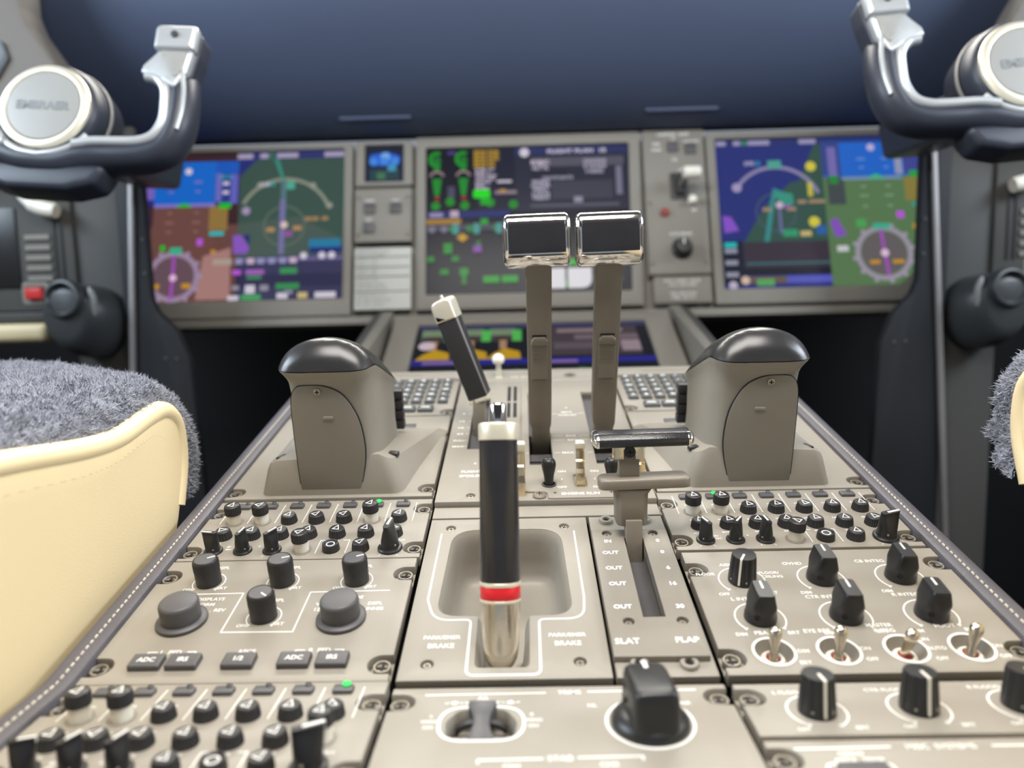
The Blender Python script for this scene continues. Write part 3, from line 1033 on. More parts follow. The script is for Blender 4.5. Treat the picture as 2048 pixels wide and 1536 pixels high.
bh = thing('parking_brake_lever', 'upright black grip with a red band and cream collar rising from the hand recess', 'lever', WORLD, base=(-25.8, 19.5, 0))
b0, b1 = Vector((-26.0, 19.5, 2)), Vector((-25.4, 44.5, 121))
ax = (b1 - b0).normalized()
HM = T(b0) @ ax.to_track_quat('Z', 'Y').to_matrix().to_4x4()
ln_ = (b1 - b0).length
seam = lambda n_: [(0, 0)] * 0
n = 64
rings = []
for z, r in ((35.5, 9.55), (36.5, 9.8), (70, 9.65), (102.5, 9.5), (103.5, 9.3)):
    ring = []
    for j in range(n):
        a = 2 * PI * j / n
        g = 0.28 * math.exp(-((((a - R(0)) + PI) % (2 * PI) - PI) / 0.07) ** 2) + 0.28 * math.exp(-((((a - R(180)) + PI) % (2 * PI) - PI) / 0.07) ** 2)
        ring.append(((r - g) * math.cos(a), (r - g) * math.sin(a), z))
    rings.append(ring)
part('grip', MB().loft(rings, HM), 'leather_black', bh)
part('red_band', MB().lathe([(9.5, 27.4), (9.75, 27.8), (9.75, 33.4), (9.5, 33.8)], 48, HM), 'red_band', bh)
part('silver_ring', MB().lathe([(9.5, 33.6), (9.95, 34.0), (9.95, 35.4), (9.5, 35.8)], 48, HM), 'cream_metal', bh)
part('silver_ring', MB().lathe([(9.4, 26.2), (9.85, 26.5), (9.85, 27.4), (9.5, 27.7)], 48, HM), 'cream_metal', bh)
# nickel shank: round at the band, flattened and rounded off where it enters the slot
rings = []
for z, rx, ry, yo in ((27.0, 9.5, 9.5, 0), (22, 9.4, 9.2, 0), (16, 9.2, 8.3, .5), (10, 8.9, 7.0, 1.2), (4, 8.4, 5.6, 2.0), (0, 7.6, 4.8, 2.6), (-3, 6.0, 4.0, 3.0), (-5, 3.4, 2.8, 3.2), (-5.6, 1.0, 1.0, 3.2)):
    rings.append([(rx * math.cos(2 * PI * j / 40), ry * math.sin(2 * PI * j / 40) + yo, z) for j in range(40)])
part('shank', MB().loft(rings, HM), 'brushed_nickel', bh)
mb = MB()
mb.box(-5, 5, 0.5, 5, -34, 2, HM)
part('lever_arm', mb, 'lever_paint', bh, bevel=.5)
part('collar', MB().lathe([(9.2, 103.2), (9.85, 103.8), (9.85, 110.8), (9.4, 111.7), (8.6, 112.0), (4.4, 112.2)], 48, HM), 'cream_metal', bh)
part('release_button', MB().lathe([(4.25, 110), (4.25, 120.3), (3.6, 121.4), (2.4, 121.8), (.01, 121.9)], 36, HM), 'chrome', bh)

# ================================================================ slat and flap panel with its lever
def lower(u, v, h):
    """plan position of a mark read on a plate that stands h above the deck"""
    k = 1 - h / 234.4
    return (-11.84 + (u + 11.84) * k, -266.2 + (v + 266.2) * k)


GZ = 3.4
slot = [lower(a, b, GZ) for a, b in ((46.6, 121.5), (46.0, 45.0), (57.2, 45.2), (57.8, 121.0))]
t = panel('flap_console', 'narrow panel lettered SLAT and FLAP with a long slot', MID, 27.2, 73.6, 1.5, 147.4, holes=[slot], bushings=((37.8, 141.4), (62.0, 141.6), (38.4, 9.4), (61.4, 9.2)))
gsc = [lower(a, b, GZ) for a, b in ((38.0, 41.8), (65.2, 41.8), (36.7, 127.0), (64.8, 126.6))]
mb = MB().plate(rpoly([lower(a, b, GZ) for a, b in ((27.4, 15.6), (73.0, 15.2), (73.8, 131.6), (27.4, 131.6))], 0.8, 2), 0, GZ, [slot] + [circ(a, b, 2.9, 18) for a, b in gsc], 0.6)
gp = part('gate_plate', mb, 'panel_dark', t, label='raised scale plate around the slot')
for i, (u, v) in enumerate(gsc):
    screw(gp, u, v, 3.0, 2.2, i * .9 + .8, sub=False)
mb = MB()
mb.loft([[(p[0], p[1], 3) for p in slot], [(p[0], p[1], -14) for p in slot]], cap0=False, cap1=False)
part('slot_wall', mb, 'panel_paint', t)
mb = MB().fill([slot], -9.0)
part('slot_shutter', mb, 'grey_plastic', t, label='dark sliding strip under the slot')
lettering(t, [(s_, *lower(u, v, GZ), 4.4, 'C', 0.0, 0.03) for s_, u, v in (('IN', 36.2, 117.8), ('OUT', 36.4, 105.3), ('OUT', 36.5, 89.3), ('OUT', 36.6, 74.2), ('OUT', 36.6, 53.7), ('0', 66.2, 117.6), ('0', 66.7, 105.1), ('6', 67.0, 88.7), ('16', 66.8, 73.6), ('30', 66.3, 53.3))] +
          [('SLAT', *lower(35.2, 26.6, GZ), 5.4, 'C', 0.0, 0.02), ('FLAP', *lower(64.4, 26.9, GZ), 5.4, 'C', 0.0, 0.02)], z=GZ + INK)

fl = thing('flap_lever', 'T-shaped lever with a black crossbar standing in the lettered SLAT and FLAP slot', 'lever', WORLD, base=(51.2, 117, 16))
mb = MB().box(46.4, 56.0, 107.5, 118, -8, 40)
part('neck', mb, 'lever_paint', fl, bevel=0.5)
oct_ = lambda x0, x1, y0, y1, z, c: [(x0 + c, y0, z), (x1 - c, y0, z), (x1, y0 + c, z), (x1, y1 - c, z), (x1 - c, y1, z), (x0 + c, y1, z), (x0, y1 - c, z), (x0, y0 + c, z)]
mb = MB().loft([oct_(42.2, 58.8, 111, 126, 35.6, 2.2), oct_(41.2, 59.8, 110, 127, 37.2, 2.8), oct_(41.0, 60.0, 110, 127, 49, 2.8), oct_(40.6, 60.4, 110, 127, 55, 2.8), oct_(38.8, 62.6, 109.6, 127.4, 58.0, 2.8)])
part('body', mb, 'lever_paint', fl, bevel=0.5)
mb = MB().plate(rpoly([(31.0, 109), (85.6, 109), (85.6, 128), (31.0, 128)], 6, 6), 58.6, 65.0, bevel=2.0, steps=4, M=T((0, 0, 0)))
M_ = T((58, 118, 61)) @ RY(-1.2) @ T((-58, -118, -61))
mb.v = [tuple(M_ @ Vector(p)) for p in mb.v]
part('lift_plate', mb, 'lever_paint', fl, bevel=0.8, ang=60)
mb = MB().box(43.6, 55.6, 115, 124, 64, 79)
part('stem', mb, 'lever_paint', fl, bevel=0.6)
mb = MB().plate(rpoly([(40.4, 75.6), (46.2, 75.6), (46.2, 80), (53.0, 80), (53.0, 75.6), (58.4, 75.6), (58.4, 84.5), (40.4, 84.5)], [.4, .4, 2.5, 2.5, .4, .4, .4, .4], 4), 0, 10, bevel=0.5, M=T((0, 124, 0)) @ RX(90))
part('clamp', mb, 'gold_metal', fl)
mb = MB().lathe([(3.5, 0), (3.5, 1.6), (3.0, 2.0), (.01, 2.0)], 28, T((49.7, 115, 80.2)) @ RX(90))
sc_ = part('clamp_screw', mb, 'black_gloss', fl)
mb = MB().box(-2, 2, -.4, .4, 1.9, 2.15, T((49.7, 115, 80.2)) @ RX(90)).box(-.4, .4, -2, 2, 1.9, 2.15, T((49.7, 115, 80.2)) @ RX(90))
part('cross_slot', mb, 'void_black', sc_)


def bar_ring(x, s_, yc=118, zc=88.6):
    pts = rpoly([(yc - 9.0 * s_, zc - 5.0 * s_), (yc + 9 * s_, zc - 5.0 * s_), (yc + 9 * s_, zc + 3.2 * s_), (yc + 1 * s_, zc + 4.2 * s_), (yc - 5.5 * s_, zc + 3.0 * s_), (yc - 9.5 * s_, zc - 0.4 * s_)], [2.5 * s_, 2.5 * s_, 2.5 * s_, 4 * s_, 3 * s_, 3 * s_], 4)
    return [(x, p[0], p[1] + (x - 57) * 0.012) for p in pts]


mb = MB().loft([bar_ring(31.2, .97), bar_ring(31.6, 1.0), bar_ring(83.2, 1.0), bar_ring(83.6, .97)])
part('crossbar_grip', mb, 'leather_black', fl)
for x0, d in ((31.3, -1), (83.5, 1)):
    mb = MB().loft([bar_ring(x0, 1.03), bar_ring(x0 + d * 1.2, 1.03), bar_ring(x0 + d * 2.6, .92), bar_ring(x0 + d * 3.6, .70), bar_ring(x0 + d * 3.9, .4)])
    part('end_cap', mb, 'chrome', fl)

# ================================================================ filler strip between the brake and the quadrant
t = panel('filler_strip', 'plain beige strip across the center column behind the ENGINE RUN plate', MID, -73.8, 74.0, 149.2, 163.4, m='panel_paint')

# ================================================================ throttle quadrant
QZ = 3.0
RZP = 4.4
sp_slot = [lower(a, b, QZ) for a, b in ((-58.6, 258), (-44.0, 258), (-44.0, 372), (-58.6, 372))]
th_slots = [[lower(a, b, RZP) for a, b in q_] for q_ in ([(-9.3, 227), (8.1, 227), (8.1, 386), (-9.3, 386)], [(41.0, 227), (58.3, 227), (58.3, 386), (41.0, 386)])]
tw = [[(-28.0, 316), (-25.2, 316), (-25.2, 396), (-28.0, 396)], [(-22.4, 316), (-19.6, 316), (-19.6, 396), (-22.4, 396)]]
q = panel('throttle_quadrant', 'raised center panel lettered ENGINE RUN and FLIGHT SPOILER around the lever slots', MID, -74, 74.2, 165.6, 411.5,
          holes=[sp_slot] + th_slots, top=QZ, screws=(lower(-50.8, 180.2, QZ),), m='panel_paint')
out = rpoly([(2, 166.2), (47.4, 166.2), (47.4, 176), (64.0, 176), (64.0, 200), (72.0, 200), (72.0, 396), (-15.8, 396), (-15.8, 200), (-14.8, 200), (-14.8, 176), (2, 176)],
            [1.5, 1.5, 5, 4, 3, 1, 1, 1, 1, .1, 4, 5], 6)
lat = rrect(21.4, 29.4, 180.0, 201.5, 3)
tgs = [circ(3.4, 186.0, 4.9, 24), circ(46.6, 185.2, 4.9, 24)]
mb = MB().plate(out, QZ - .5, RZP, th_slots + [lat] + tgs, 0.8, steps=3)
rp = part('engine_plate', mb, 'panel_paint', q, label='raised plate with the engine switches')
for sl in th_slots + [sp_slot]:
    mb = MB().loft([[(p[0], p[1], 1.5) for p in sl], [(p[0], p[1], -15) for p in sl]], cap0=False, cap1=False)
    part('slot_wall', mb, 'panel_dark', q)
for i, sl in enumerate(th_slots):
    u0, u1 = sl[0][0], sl[1][0]
    mb = MB().box(u0, u1, 217.5, 236, -8, -3.4).box(u0, u1, 237, 249, -8, -2.2).box(u0, u1, 286, 375, -8, -2.2)
    part('slot_shutter', mb, 'grey_plastic', q)
mb = MB().box(sp_slot[0][0], sp_slot[1][0], sp_slot[0][1], sp_slot[2][1], -8, -4)
part('slot_shutter', mb, 'grey_plastic', q)
mb = MB()
for a, b in ((-28.2, -25.0), (-22.6, -19.4)):
    mb.box(a, b, 316, 352, QZ - 1, QZ + .15).box(a, b, 356, 396, QZ - 1, QZ + .15)
part('twin_slot', mb, 'void_black', q, label='pair of thin dark slots')
for u in (-3.6, 53.2):
    mb = MB().lathe([(4.6, 0), (4.6, 1.6), (3.9, 2.4), (2.6, 2.8), (.01, 2.9)], 28, T((u, 171.2, QZ - .6)))
    o = part('screw', mb, 'lever_paint', q)
    part('cross_slot', MB().box(u - 2.2, u + 2.2, 170.8, 171.6, QZ + 2.0, QZ + 2.4).box(u - .4, u + .4, 169, 173.4, QZ + 2.0, QZ + 2.4), 'void_black', o)
for u in (-2.0, 51.0):
    pass
it = [('ENGINE RUN', 24.8, 180.0, 4.4, 'C', 0, .03), ('ON', 13.6, 214.6, 3.8, 'C', 0, .02), ('I', 13.2, 202.0, 3.2, 'C', 0, .02), ('OFF', 12.8, 189.8, 3.8, 'C', 0, .02), ('ON', 37.4, 214.2, 3.8, 'C', 0, .02), ('I', 36.6, 201.6, 3.2, 'C', 0, .02), ('OFF', 37.6, 189.6, 3.8, 'C', 0, .02),
      ('MAX REV', 24.8, 247.4, 4.2, 'C', 0, .02), ('REV', 25.2, 271.6, 4.0, 'C', 0, .02), ('IDLE', 24.8, 280.2, 4.0, 'C', 0, .02), ('THRUST', 24.8, 326.4, 4.4, 'C', 0, .02), ('MAX', 24.8, 333.2, 4.4, 'C', 0, .02), ('+', 24.8, 344.0, 5.0, 'C', 0, .02)]
st = [([(10.0, 247.3), (14.6, 247.3)], .5), ([(35.2, 247.3), (39.6, 247.3)], .5), ([(10, 280.4), (18.6, 280.4)], .5), ([(31, 280.4), (39.6, 280.4)], .5), ([(10, 271.8), (19, 271.8)], .5), ([(31, 271.8), (39.6, 271.8)], .5), ([(10, 330), (16, 330)], .5), ([(33.6, 330), (39.6, 330)], .5), ([(-12, 247.3), (-10, 247.3)], .5)]
it = [(i_[0], *lower(i_[1], i_[2], RZP), *i_[3:]) for i_ in it]
st = [([lower(*p_, RZP) for p_ in s_[0]], s_[1]) for s_ in st]
lettering(q, it, z=RZP + INK, strokes=st)
it = [('FLIGHT', -52.4, 217.4, 4.6, 'C', 0, .03), ('SPOILER', -52.4, 210.2, 4.6, 'C', 0, .03), ('+', -50.6, 231.0, 4.4, 'C', 0, .03), ('MAX', -66.0, 263.2, 4.2, 'C', 0, .03), ('FULL', -66.2, 275.0, 4.2, 'C', 0, .03), ('3/4', -66.4, 288.6, 4.2, 'C', 0, .03), ('1/2', -66.6, 302.0, 4.2, 'C', 0, .03), ('1/4', -66.8, 316.4, 4.2, 'C', 0, .03), ('0', -66.4, 334.6, 4.2, 'C', 0, .03)]
it = [(i_[0], *lower(i_[1], i_[2], QZ), *i_[3:]) for i_ in it]
lettering(q, it, z=QZ + INK, strokes=[([lower(-61.8, v, QZ), lower(-59.4, v, QZ)], .5) for v in (263.2, 275, 288.6, 302, 316.4, 334.6)])
mb = MB()
for u in (7.0, 45.0):
    mb.box(u - 1.4, u + 1.4, 172.8, 173.4, RZP - .2, RZP + .1).box(u - .3, u + .3, 171.6, 174.6, RZP - .2, RZP + .1)
part('screw_mark', mb, 'void_black', q)


def bulb_switch(label, u, v):
    t = thing('engine_switch', label, 'switch', MID, 'black engine run switches', base=(u, v, RZP))
    part('bezel', MB().lathe([(4.8, RZP - 3), (4.8, RZP + .3), (4.0, RZP + .6), (3.4, RZP - .5)], 28, T((u, v, 0)), cap0=False, cap1=False), 'black_plastic', t)
    B_ = T((u, v, RZP - 1)) @ RX(-10)
    part('bat', MB().lathe([(3.0, 0), (3.1, 3.2), (3.6, 7.6), (4.6, 12), (5.1, 14.8), (4.8, 17.0), (3.8, 18.7), (2.1, 19.7), (.01, 20.0)], 32, B_), 'black_gloss', t)
    return t


bulb_switch('black bulb-headed switch left of the gold center latch', 3.4, 186.0)
bulb_switch('black bulb-headed switch partly hidden by the T-shaped lever', 46.6, 185.2)


def latch(label, u, v, h0, hgt, w_):
    t = thing('engine_latch', label, 'lever', MID, 'gold metal latches on the quadrant', base=(u, v, h0))
    s_ = hgt / 30.0
    pr = [(v - 5.5, h0 - 3), (v + 5.5, h0 - 3), (v + 4.5, h0 + 6 * s_), (v + 8.5, h0 + 18 * s_), (v + 12.0, h0 + 25 * s_), (v + 11.0, h0 + 29 * s_), (v + 6.5, h0 + 30 * s_), (v + 4.2, h0 + 24 * s_), (v + 3.0, h0 + 17.5 * s_), (v + .8, h0 + 17 * s_), (v - .6, h0 + 12 * s_), (v - 4.2, h0 + 8 * s_)]
    mb = MB().plate(rpoly(pr, [0, 0, 4, 4, 2, 2, 3, 3, .6, .6, 3, 4], 4), -w_ / 2, w_ / 2, bevel=0.9, M=T((u, 0, 0)) @ Matrix(((0, 0, 1, 0), (1, 0, 0, 0), (0, 1, 0, 0), (0, 0, 0, 1))))
    part('latch_arm', mb, 'gold_metal', t, bevel=0)
    mb = MB().box(u - w_ / 2 - .5, u + w_ / 2 + .5, v + 3.6, v + 10.2, h0 + 25.5 * s_, h0 + 31.2 * s_)
    part('latch_tip', mb, 'cream_metal', t, bevel=1.4, seg=3)
    return t


latch('gold latch standing alone between the two black engine switches', 25.4, 188.5, RZP, 27, 6.0)
latch('gold latch half hidden behind the upright black brake grip', -15.6, 176.5, QZ, 33.5, 5.6)
latch('gold latch showing beside the stem of the T-shaped lever', 65.2, 176.5, QZ, 33.5, 5.6)

# ---------------------------------------------------------------- thrust levers


def thrust_lever(label, x, skew):
    t = thing('thrust_lever', label, 'lever', WORLD, 'thrust levers with chrome heads', base=(x, 256, 58))
    A_, B_ = Vector((x, 266, 53)), Vector((x + skew, 206, 200))
    d = (B_ - A_)
    L_ = d.length
    M_ = T(A_) @ Matrix((( 1, 0, 0, 0), (0, d.z / L_, d.y / L_, 0), (0, -d.y / L_, d.z / L_, 0), (0, 0, 0, 1)))
    # front-view outline of the arm, narrower at the foot on its left side
    arm = [(-7.0, -16), (7.6, -16), (7.6, 22), (8.6, 26), (8.9, 50), (9.2, L_), (-9.2, L_), (-8.8, 50), (-8.6, 28), (-7.0, 23)]
    mb = MB().plate(rpoly(arm, [0, 0, 2, 3, 8, 1, 1, 8, 3, 2], 4), -8, 8, bevel=0.9, M=M_ @ RX(90))
    part('arm', mb, 'lever_paint', t)
    mb = MB().plate(rrect(-6.4, 6.4, 67, 100, 1.2), 8, 10.0, bevel=0.7, M=M_ @ RX(90))
    mb.loft([[(-6.3, 96, 8), (6.3, 96, 8), (6.3, 96, 10.8), (-6.3, 96, 10.8)], [(-6.3, 99.6, 8), (6.3, 99.6, 8), (5.2, 99.6, 11.4), (-5.2, 99.6, 11.4)], [(-4.2, 102, 8), (4.2, 102, 8), (3.6, 102, 10.8), (-3.6, 102, 10.8)]], M_ @ RX(90))
    for k in range(9):
        z = 82 + k * 1.6
        mb.loft([[(-5.6, z, 9.6), (5.6, z, 9.6), (5.6, z + .9, 9.6), (-5.6, z + .9, 9.6)], [(-5.5, z + .25, 10.5), (5.5, z + .25, 10.5), (5.5, z + .65, 10.5), (-5.5, z + .65, 10.5)]], M_ @ RX(90))
    part('finger_lift', mb, 'lever_paint', t)
    mb = MB().box(-5.2, 5.2, -8.3, -7.9, 66, 103.4, M_)
    part('lift_slot', mb, 'void_black', t)
    # head: chrome barrel lying across the arm, black insert on its aft face
    cy, cz, hw = 203, 212, 23.2
    H_ = T((x - 0.4 + skew * .5, cy, cz)) @ RY(-1.0)
    n = 120

    def ring(xx, s_, sy=1.0):
        o = []
        for j in range(n):
            a = 2 * PI * j / n
            c, s2 = math.cos(a), math.sin(a)
            e = 0.62
            o.append((xx, s_ * 15.5 * math.copysign(abs(c) ** e, c), s_ * 18.6 * math.copysign(abs(s2) ** e, s2)))
        return o
    rs = []
    for xx, s_ in ((-hw, .74), (-hw + .5, .86), (-hw + 1.6, .955), (-hw + 3.4, 1.0), (hw - 3.4, 1.0), (hw - 1.6, .955), (hw - .5, .86), (hw, .74)):
        rs.append(ring(xx, s_))
    hd = part('head', MB().loft(rs, H_), 'chrome', t, label='chrome barrel head')
    js = [j for j in range(n) if (R(148) <= 2 * PI * j / n <= R(199))]
    rs = []
    for xx, s_ in ((-hw + 3.7, 1.0), (-hw + 4.2, 1.035), (hw - 4.2, 1.035), (hw - 3.7, 1.0)):
        r_ = ring(xx, s_)
        r0 = ring(xx, .9)
        rs.append([r_[j] for j in js] + [r0[j] for j in js[::-1]])
    part('leather_insert', MB().loft(rs, H_), 'leather_black', hd, label='black leather facing')
    return t


thrust_lever('left of the two tall thrust levers, chrome head with black facing', -0.4, -1.2)
thrust_lever('right of the two tall thrust levers, chrome head with black facing', 49.2, -0.6)

# ---------------------------------------------------------------- flight spoiler lever
t = thing('spoiler_lever', 'black slab lever with a cream tip leaning left behind the brake grip', 'lever', WORLD, base=(-51.5, 296, 62))
A_, B_ = Vector((-49.6, 293, 90)), Vector((-80.0, 286, 176))
zx = (B_ - A_).normalized()
yx = Vector((0.22, 1, 0))
yx = (yx - zx * yx.dot(zx)).normalized()
xx = yx.cross(zx)
M_ = T(A_) @ Matrix(((xx.x, yx.x, zx.x, 0), (xx.y, yx.y, zx.y, 0), (xx.z, yx.z, zx.z, 0), (0, 0, 0, 1)))
part('grip', MB().box(-8.4, 8.4, -7, 11, 1.5, 72, M_), 'black_plastic', t, bevel=1.6, seg=3)
part('edge_inlay', MB().box(8.2, 8.75, -6.4, -3.2, 2.5, 71, M_), 'strip_silver', t, bevel=.2)
part('collar', MB().box(-9, 9, -7.6, 11.6, -1.6, 1.6, M_), 'cream_metal', t, bevel=.6)
cp = rpoly([(-8.9, 71), (8.9, 71), (8.9, 88.5), (-8.9, 88.5)], [.5, .5, 4.2, 7.5], 6)
part('tip', MB().plate(cp, -7.8, 11.6, bevel=1.6, steps=3, M=M_ @ Matrix(((1, 0, 0, 0), (0, 0, -1, 3.8), (0, 1, 0, 0), (0, 0, 0, 1)))), 'cream_metal', t)
mb = MB().tube([M_ @ Vector((.5, 2, 88)), M_ @ Vector((1.0, 2, 92))], [1.6, 1.1], 10)
part('tip_pin', mb, 'cream_metal', t)
mb = MB().loft([[(-56.6, 288, 44), (-46.2, 288, 44), (-46.2, 303, 44), (-56.6, 303, 44)], [(-55.8, 287, 74), (-45.6, 287, 74), (-45.6, 301, 74), (-55.8, 301, 74)], [(-55.2, 286, 89.5), (-45.2, 286, 89.5), (-45.2, 299, 89.5), (-55.2, 299, 89.5)]])
part('neck', mb, 'lever_paint', t, bevel=.6)

# ================================================================ palm rests with cursor controls


def palm_rest(label, sg):
    Mm = Matrix.Scale(sg, 4, (1, 0, 0))
    u0, u1 = (-222, -77.5) if sg > 0 else (77.5, 222)
    inner, outer = (192.5, 291), (190.5,)
    t = thing('cursor_control_panel', label, 'panel', MID, 'palm rest panels', base=((u0 + u1) / 2, 255, 0))
    o = notched(-222, -77.5, 180.6, 331, outer, inner)
    o = [tuple((Mm @ Vector((p[0], p[1], 0)))[:2]) for p in o]
    fp = MB().plate(o, -5.6, 0, bevel=0.55)
    fp.plate([(u0, 180.6), (u1, 180.6), (u1, 331), (u0, 331)], -6.4, -5.5, bevel=0.1)
    part('faceplate', fp, 'panel_paint', t)
    for v in inner:
        fastener(t, sg * -82.1, v, 0)
    for v in outer:
        fastener(t, sg * -217.4, v, 0)
    # plinth: level shoulders that die into the climbing panel
    P0 = rpoly([(-197.5, 184.6), (-98.5, 184.6), (-76.6, 300), (-206, 316)], [7, 10, 3, 3], 6)
    P1 = rpoly([(-192.5, 187.0), (-104.5, 187.0), (-82, 298), (-201, 314)], [8, 11, 3, 3], 6)
    P2 = inset(P1, 2.2)

    def hp(u, v):
        k = max(0.0, 1 - (v - 185) / 125)
        near = math.exp(-((max(0, abs(u + 146) - 24)) / 16) ** 2)
        return max(0.5, 21 * k + 11 * near * k)
    mb = MB()
    mb.loft([[(p[0], p[1], -1) for p in P0], [(p[0], p[1], hp(*p) * .82) for p in P1], [(p[0], p[1], hp(*p)) for p in P2]], Mm, cap1=False)
    # top as a strip grid so the shoulders rise smoothly to the column
    m_ = len(P2)
    c_ = (-146, 240)
    lv = []
    for s_ in (1.0, .8, .6, .4, .2):
        lv.append([(c_[0] + (p[0] - c_[0]) * s_, c_[1] + (p[1] - c_[1]) * s_) for p in P2])
    mb.loft([[(p[0], p[1], hp(*p)) for p in l_] for l_ in lv], Mm, cap0=False)
    part('plinth', mb, 'panel_paint', t)
    # column
    n = 64
    seam = lambda v: 91.0 - max(0.0, v - 196) * 0.50

    def outline(k, grow=0.0, aft=0.0):
        o_ = []
        for j in range(n):
            a = 2 * PI * j / n
            c, s_ = math.cos(a), math.sin(a)
            e = 0.36
            o_.append((-142.6 + (29.4 + k) * math.copysign(abs(c) ** e, c), 232 + (45.5 + k + (aft if s_ < 0 else 0)) * math.copysign(abs(s_) ** e, s_)))
        return o_
    rings = []
    for tt, k, af, du in ((0.0, 1.0, 0, 0), (.2, .3, 0, 0), (.45, -.3, 0, 0), (.7, 0, 0, 0), (.80, .1, 0, -.1), (.88, .4, .2, -.3), (.92, 1.1, .9, -.6), (.955, 2.1, 2.0, -1.0), (.985, 3.1, 3.1, -1.3), (1.0, 3.4, 3.4, -1.4)):
        o_ = outline(k, aft=af)
        rings.append([(p[0] + du, p[1], seam(p[1]) * tt if tt > 0 else 0.5) for p in o_])
    part('column', MB().loft(rings, Mm), 'panel_paint', t)
    o_ = [(p[0] - 1.4, p[1]) for p in outline(3.4, aft=3.4)]
    part('seam_gasket', MB().loft([[(p[0] * 1 + (-144.6 - p[0]) * .012, p[1] + (232 - p[1]) * .012, seam(p[1]) - .2) for p in o_], [(p[0] + (-144.6 - p[0]) * .012, p[1] + (232 - p[1]) * .012, seam(p[1]) + 1.0) for p in o_]], Mm), 'void_black', t)
    rings = [[(p[0], p[1], seam(p[1]) + .8) for p in o_]]
    cx, cy = -144.6, 228
    for k in range(1, 13):
        a = R(10) + R(79.5) * k / 12
        s_ = math.cos(a) / math.cos(R(10))
        zz = (math.sin(a) - math.sin(R(10))) / (1 - math.sin(R(10)))
        row = []
        for p in o_:
            th = math.atan2((p[1] - cy) / 50.0, (p[0] - cx) / 33.0)
            q_ = (cx + 33.5 * math.cos(th), cy + 51.0 * math.sin(th))      # rounder towards the crown
            m_x, m_y = p[0] + (q_[0] - p[0]) * min(1, zz * 1.1), p[1] + (q_[1] - p[1]) * min(1, zz * 1.1)
            y_ = cy + (m_y - cy) * s_ - 4 * zz
            row.append((cx + (m_x - cx) * s_, y_, seam(y_) + .8 + 23.0 * zz))
        rings.append(row)
    part('dome_cap', MB().loft(rings, Mm), 'dome_black', t, label='glossy black palm dome')
    # arched access cover on the aft face
    yv = 185.7
    cov = [(-168.6, 2), (-127.6, 2), (-122.6, 24), (-121.8, 40), (-124.8, 58), (-133, 73), (-144, 79.5), (-156, 80.5), (-164, 78.5), (-167.8, 70), (-168.6, 50), (-168.8, 24)]
    pts = [tuple(p[:2]) for p in spline([Vector((a, b, 0)) for a, b in cov[1:]] , 5)]
    outl = [(-168.6, 2)] + pts
    FM = Mm @ T((0, yv + 1.6, 0)) @ RX(90)
    part('access_cover', MB().plate(outl, 0, 2.2, bevel=0.5, M=FM), 'panel_dark', t, label='arched cover plate on the aft face')  # darker tone paints in the shade under the overhanging dome
    part('cover_gap', MB().plate(inset(outl, -0.55), 0, 1.75, bevel=0.1, M=FM), 'void_black', t)
    mb = MB().lathe([(2.5, 2.0), (2.4, 3.0), (1.6, 3.3), (.01, 3.3)], 20, FM @ T((-149.5, 76.2, 0)))
    s_ = part('screw', mb, 'screw_steel', t)
    part('cross_slot', MB().box(-1.5, 1.5, -.35, .35, 3.2, 3.5, FM @ T((-149.5, 76.2, 0))).box(-.35, .35, -1.5, 1.5, 3.2, 3.5, FM @ T((-149.5, 76.2, 0))), 'void_black', s_)
    part('cover_tab', MB().plate(rrect(-147.6, -140.6, 56.4, 58.6, 1.0), 2.0, 3.0, bevel=.3, M=FM), 'panel_paint', t)
    # socket on the outer shoulder, push button on the inner shoulder
    part('data_socket', MB().box(-3.8, 3.8, -1.7, 1.7, -2, .8, Mm @ T((-184.6, 200, hp(-184.6, 200))) @ RZ(58) @ RY(0)), 'black_gloss', t, bevel=.3)
    part('shoulder_button', MB().box(-3.6, 3.6, -2.6, 2.6, -1, 2.2, Mm @ T((-105.8, 203, hp(-105.8, 203))) @ RZ(-12)), 'black_plastic', t, bevel=.6)
    # thumb keys down the forward end
    for k in range(4):
        z = 9 + k * 8.6
        part('thumb_key', MB().box(-125, -110.5, 279.5, 287.5, z, z + 7.4, Mm), 'black_plastic', t, bevel=.8)
    part('legend_tile', MB().box(-124, -106, 303, 311, -.2, 1.2, Mm), 'grey_plastic', t, bevel=.4)
    return t


palm_rest('left palm rest panel, beige column with a shiny black dome', 1)
palm_rest('right palm rest panel, beige column with a shiny black dome', -1)

# ================================================================ keyboards and the forward lip


def keyboard(label, sg):
    Mm = Matrix.Scale(sg, 4, (1, 0, 0))
    u0, u1 = (-222, -77.5) if sg > 0 else (77.5, 222)
    inn = (341,)
    t = panel('keyboard_panel', label, MID, u0, u1, 333.5, 427.0, () if sg > 0 else inn, inn if sg > 0 else ())
    kk = cached('key', lambda: mesh('key', MB().plate(rrect(-4.7, 4.7, -5.0, 5.0, 1.4, 4), 0, 3.4, bevel=1.1, steps=3), 'key_grey'))
    kw = cached('wide_key', lambda: mesh('key', MB().plate(rrect(-7.2, 7.2, -5.2, 5.2, 1.4, 4), 0, 3.4, bevel=1.1, steps=3), 'key_grey'))
    abc = 'ABCDEFGHIJKLMNOPQRSTUVWXYZ1234567890+/.-'
    i = 0
    it = []
    for r_ in range(5):
        v = 366.4 + 13.4 * r_
        for c in range(11):
            u = sg * (-88.4 - 12.35 * c)
            link('key', kk, t, (u, v, 0))
            it.append((abc[i % len(abc)], u, v, 5.4, 'C', 0, .05))
            i += 1
    for u in (-102, -118.4, -135, -151.5, -168):
        link('key', kw, t, (sg * u, 345.6, 0))
        it.append(('FMS', sg * u, 345.6, 4.6, 'C', 0, .05))
    lettering(t, it, z=3.5, name='key_legends')


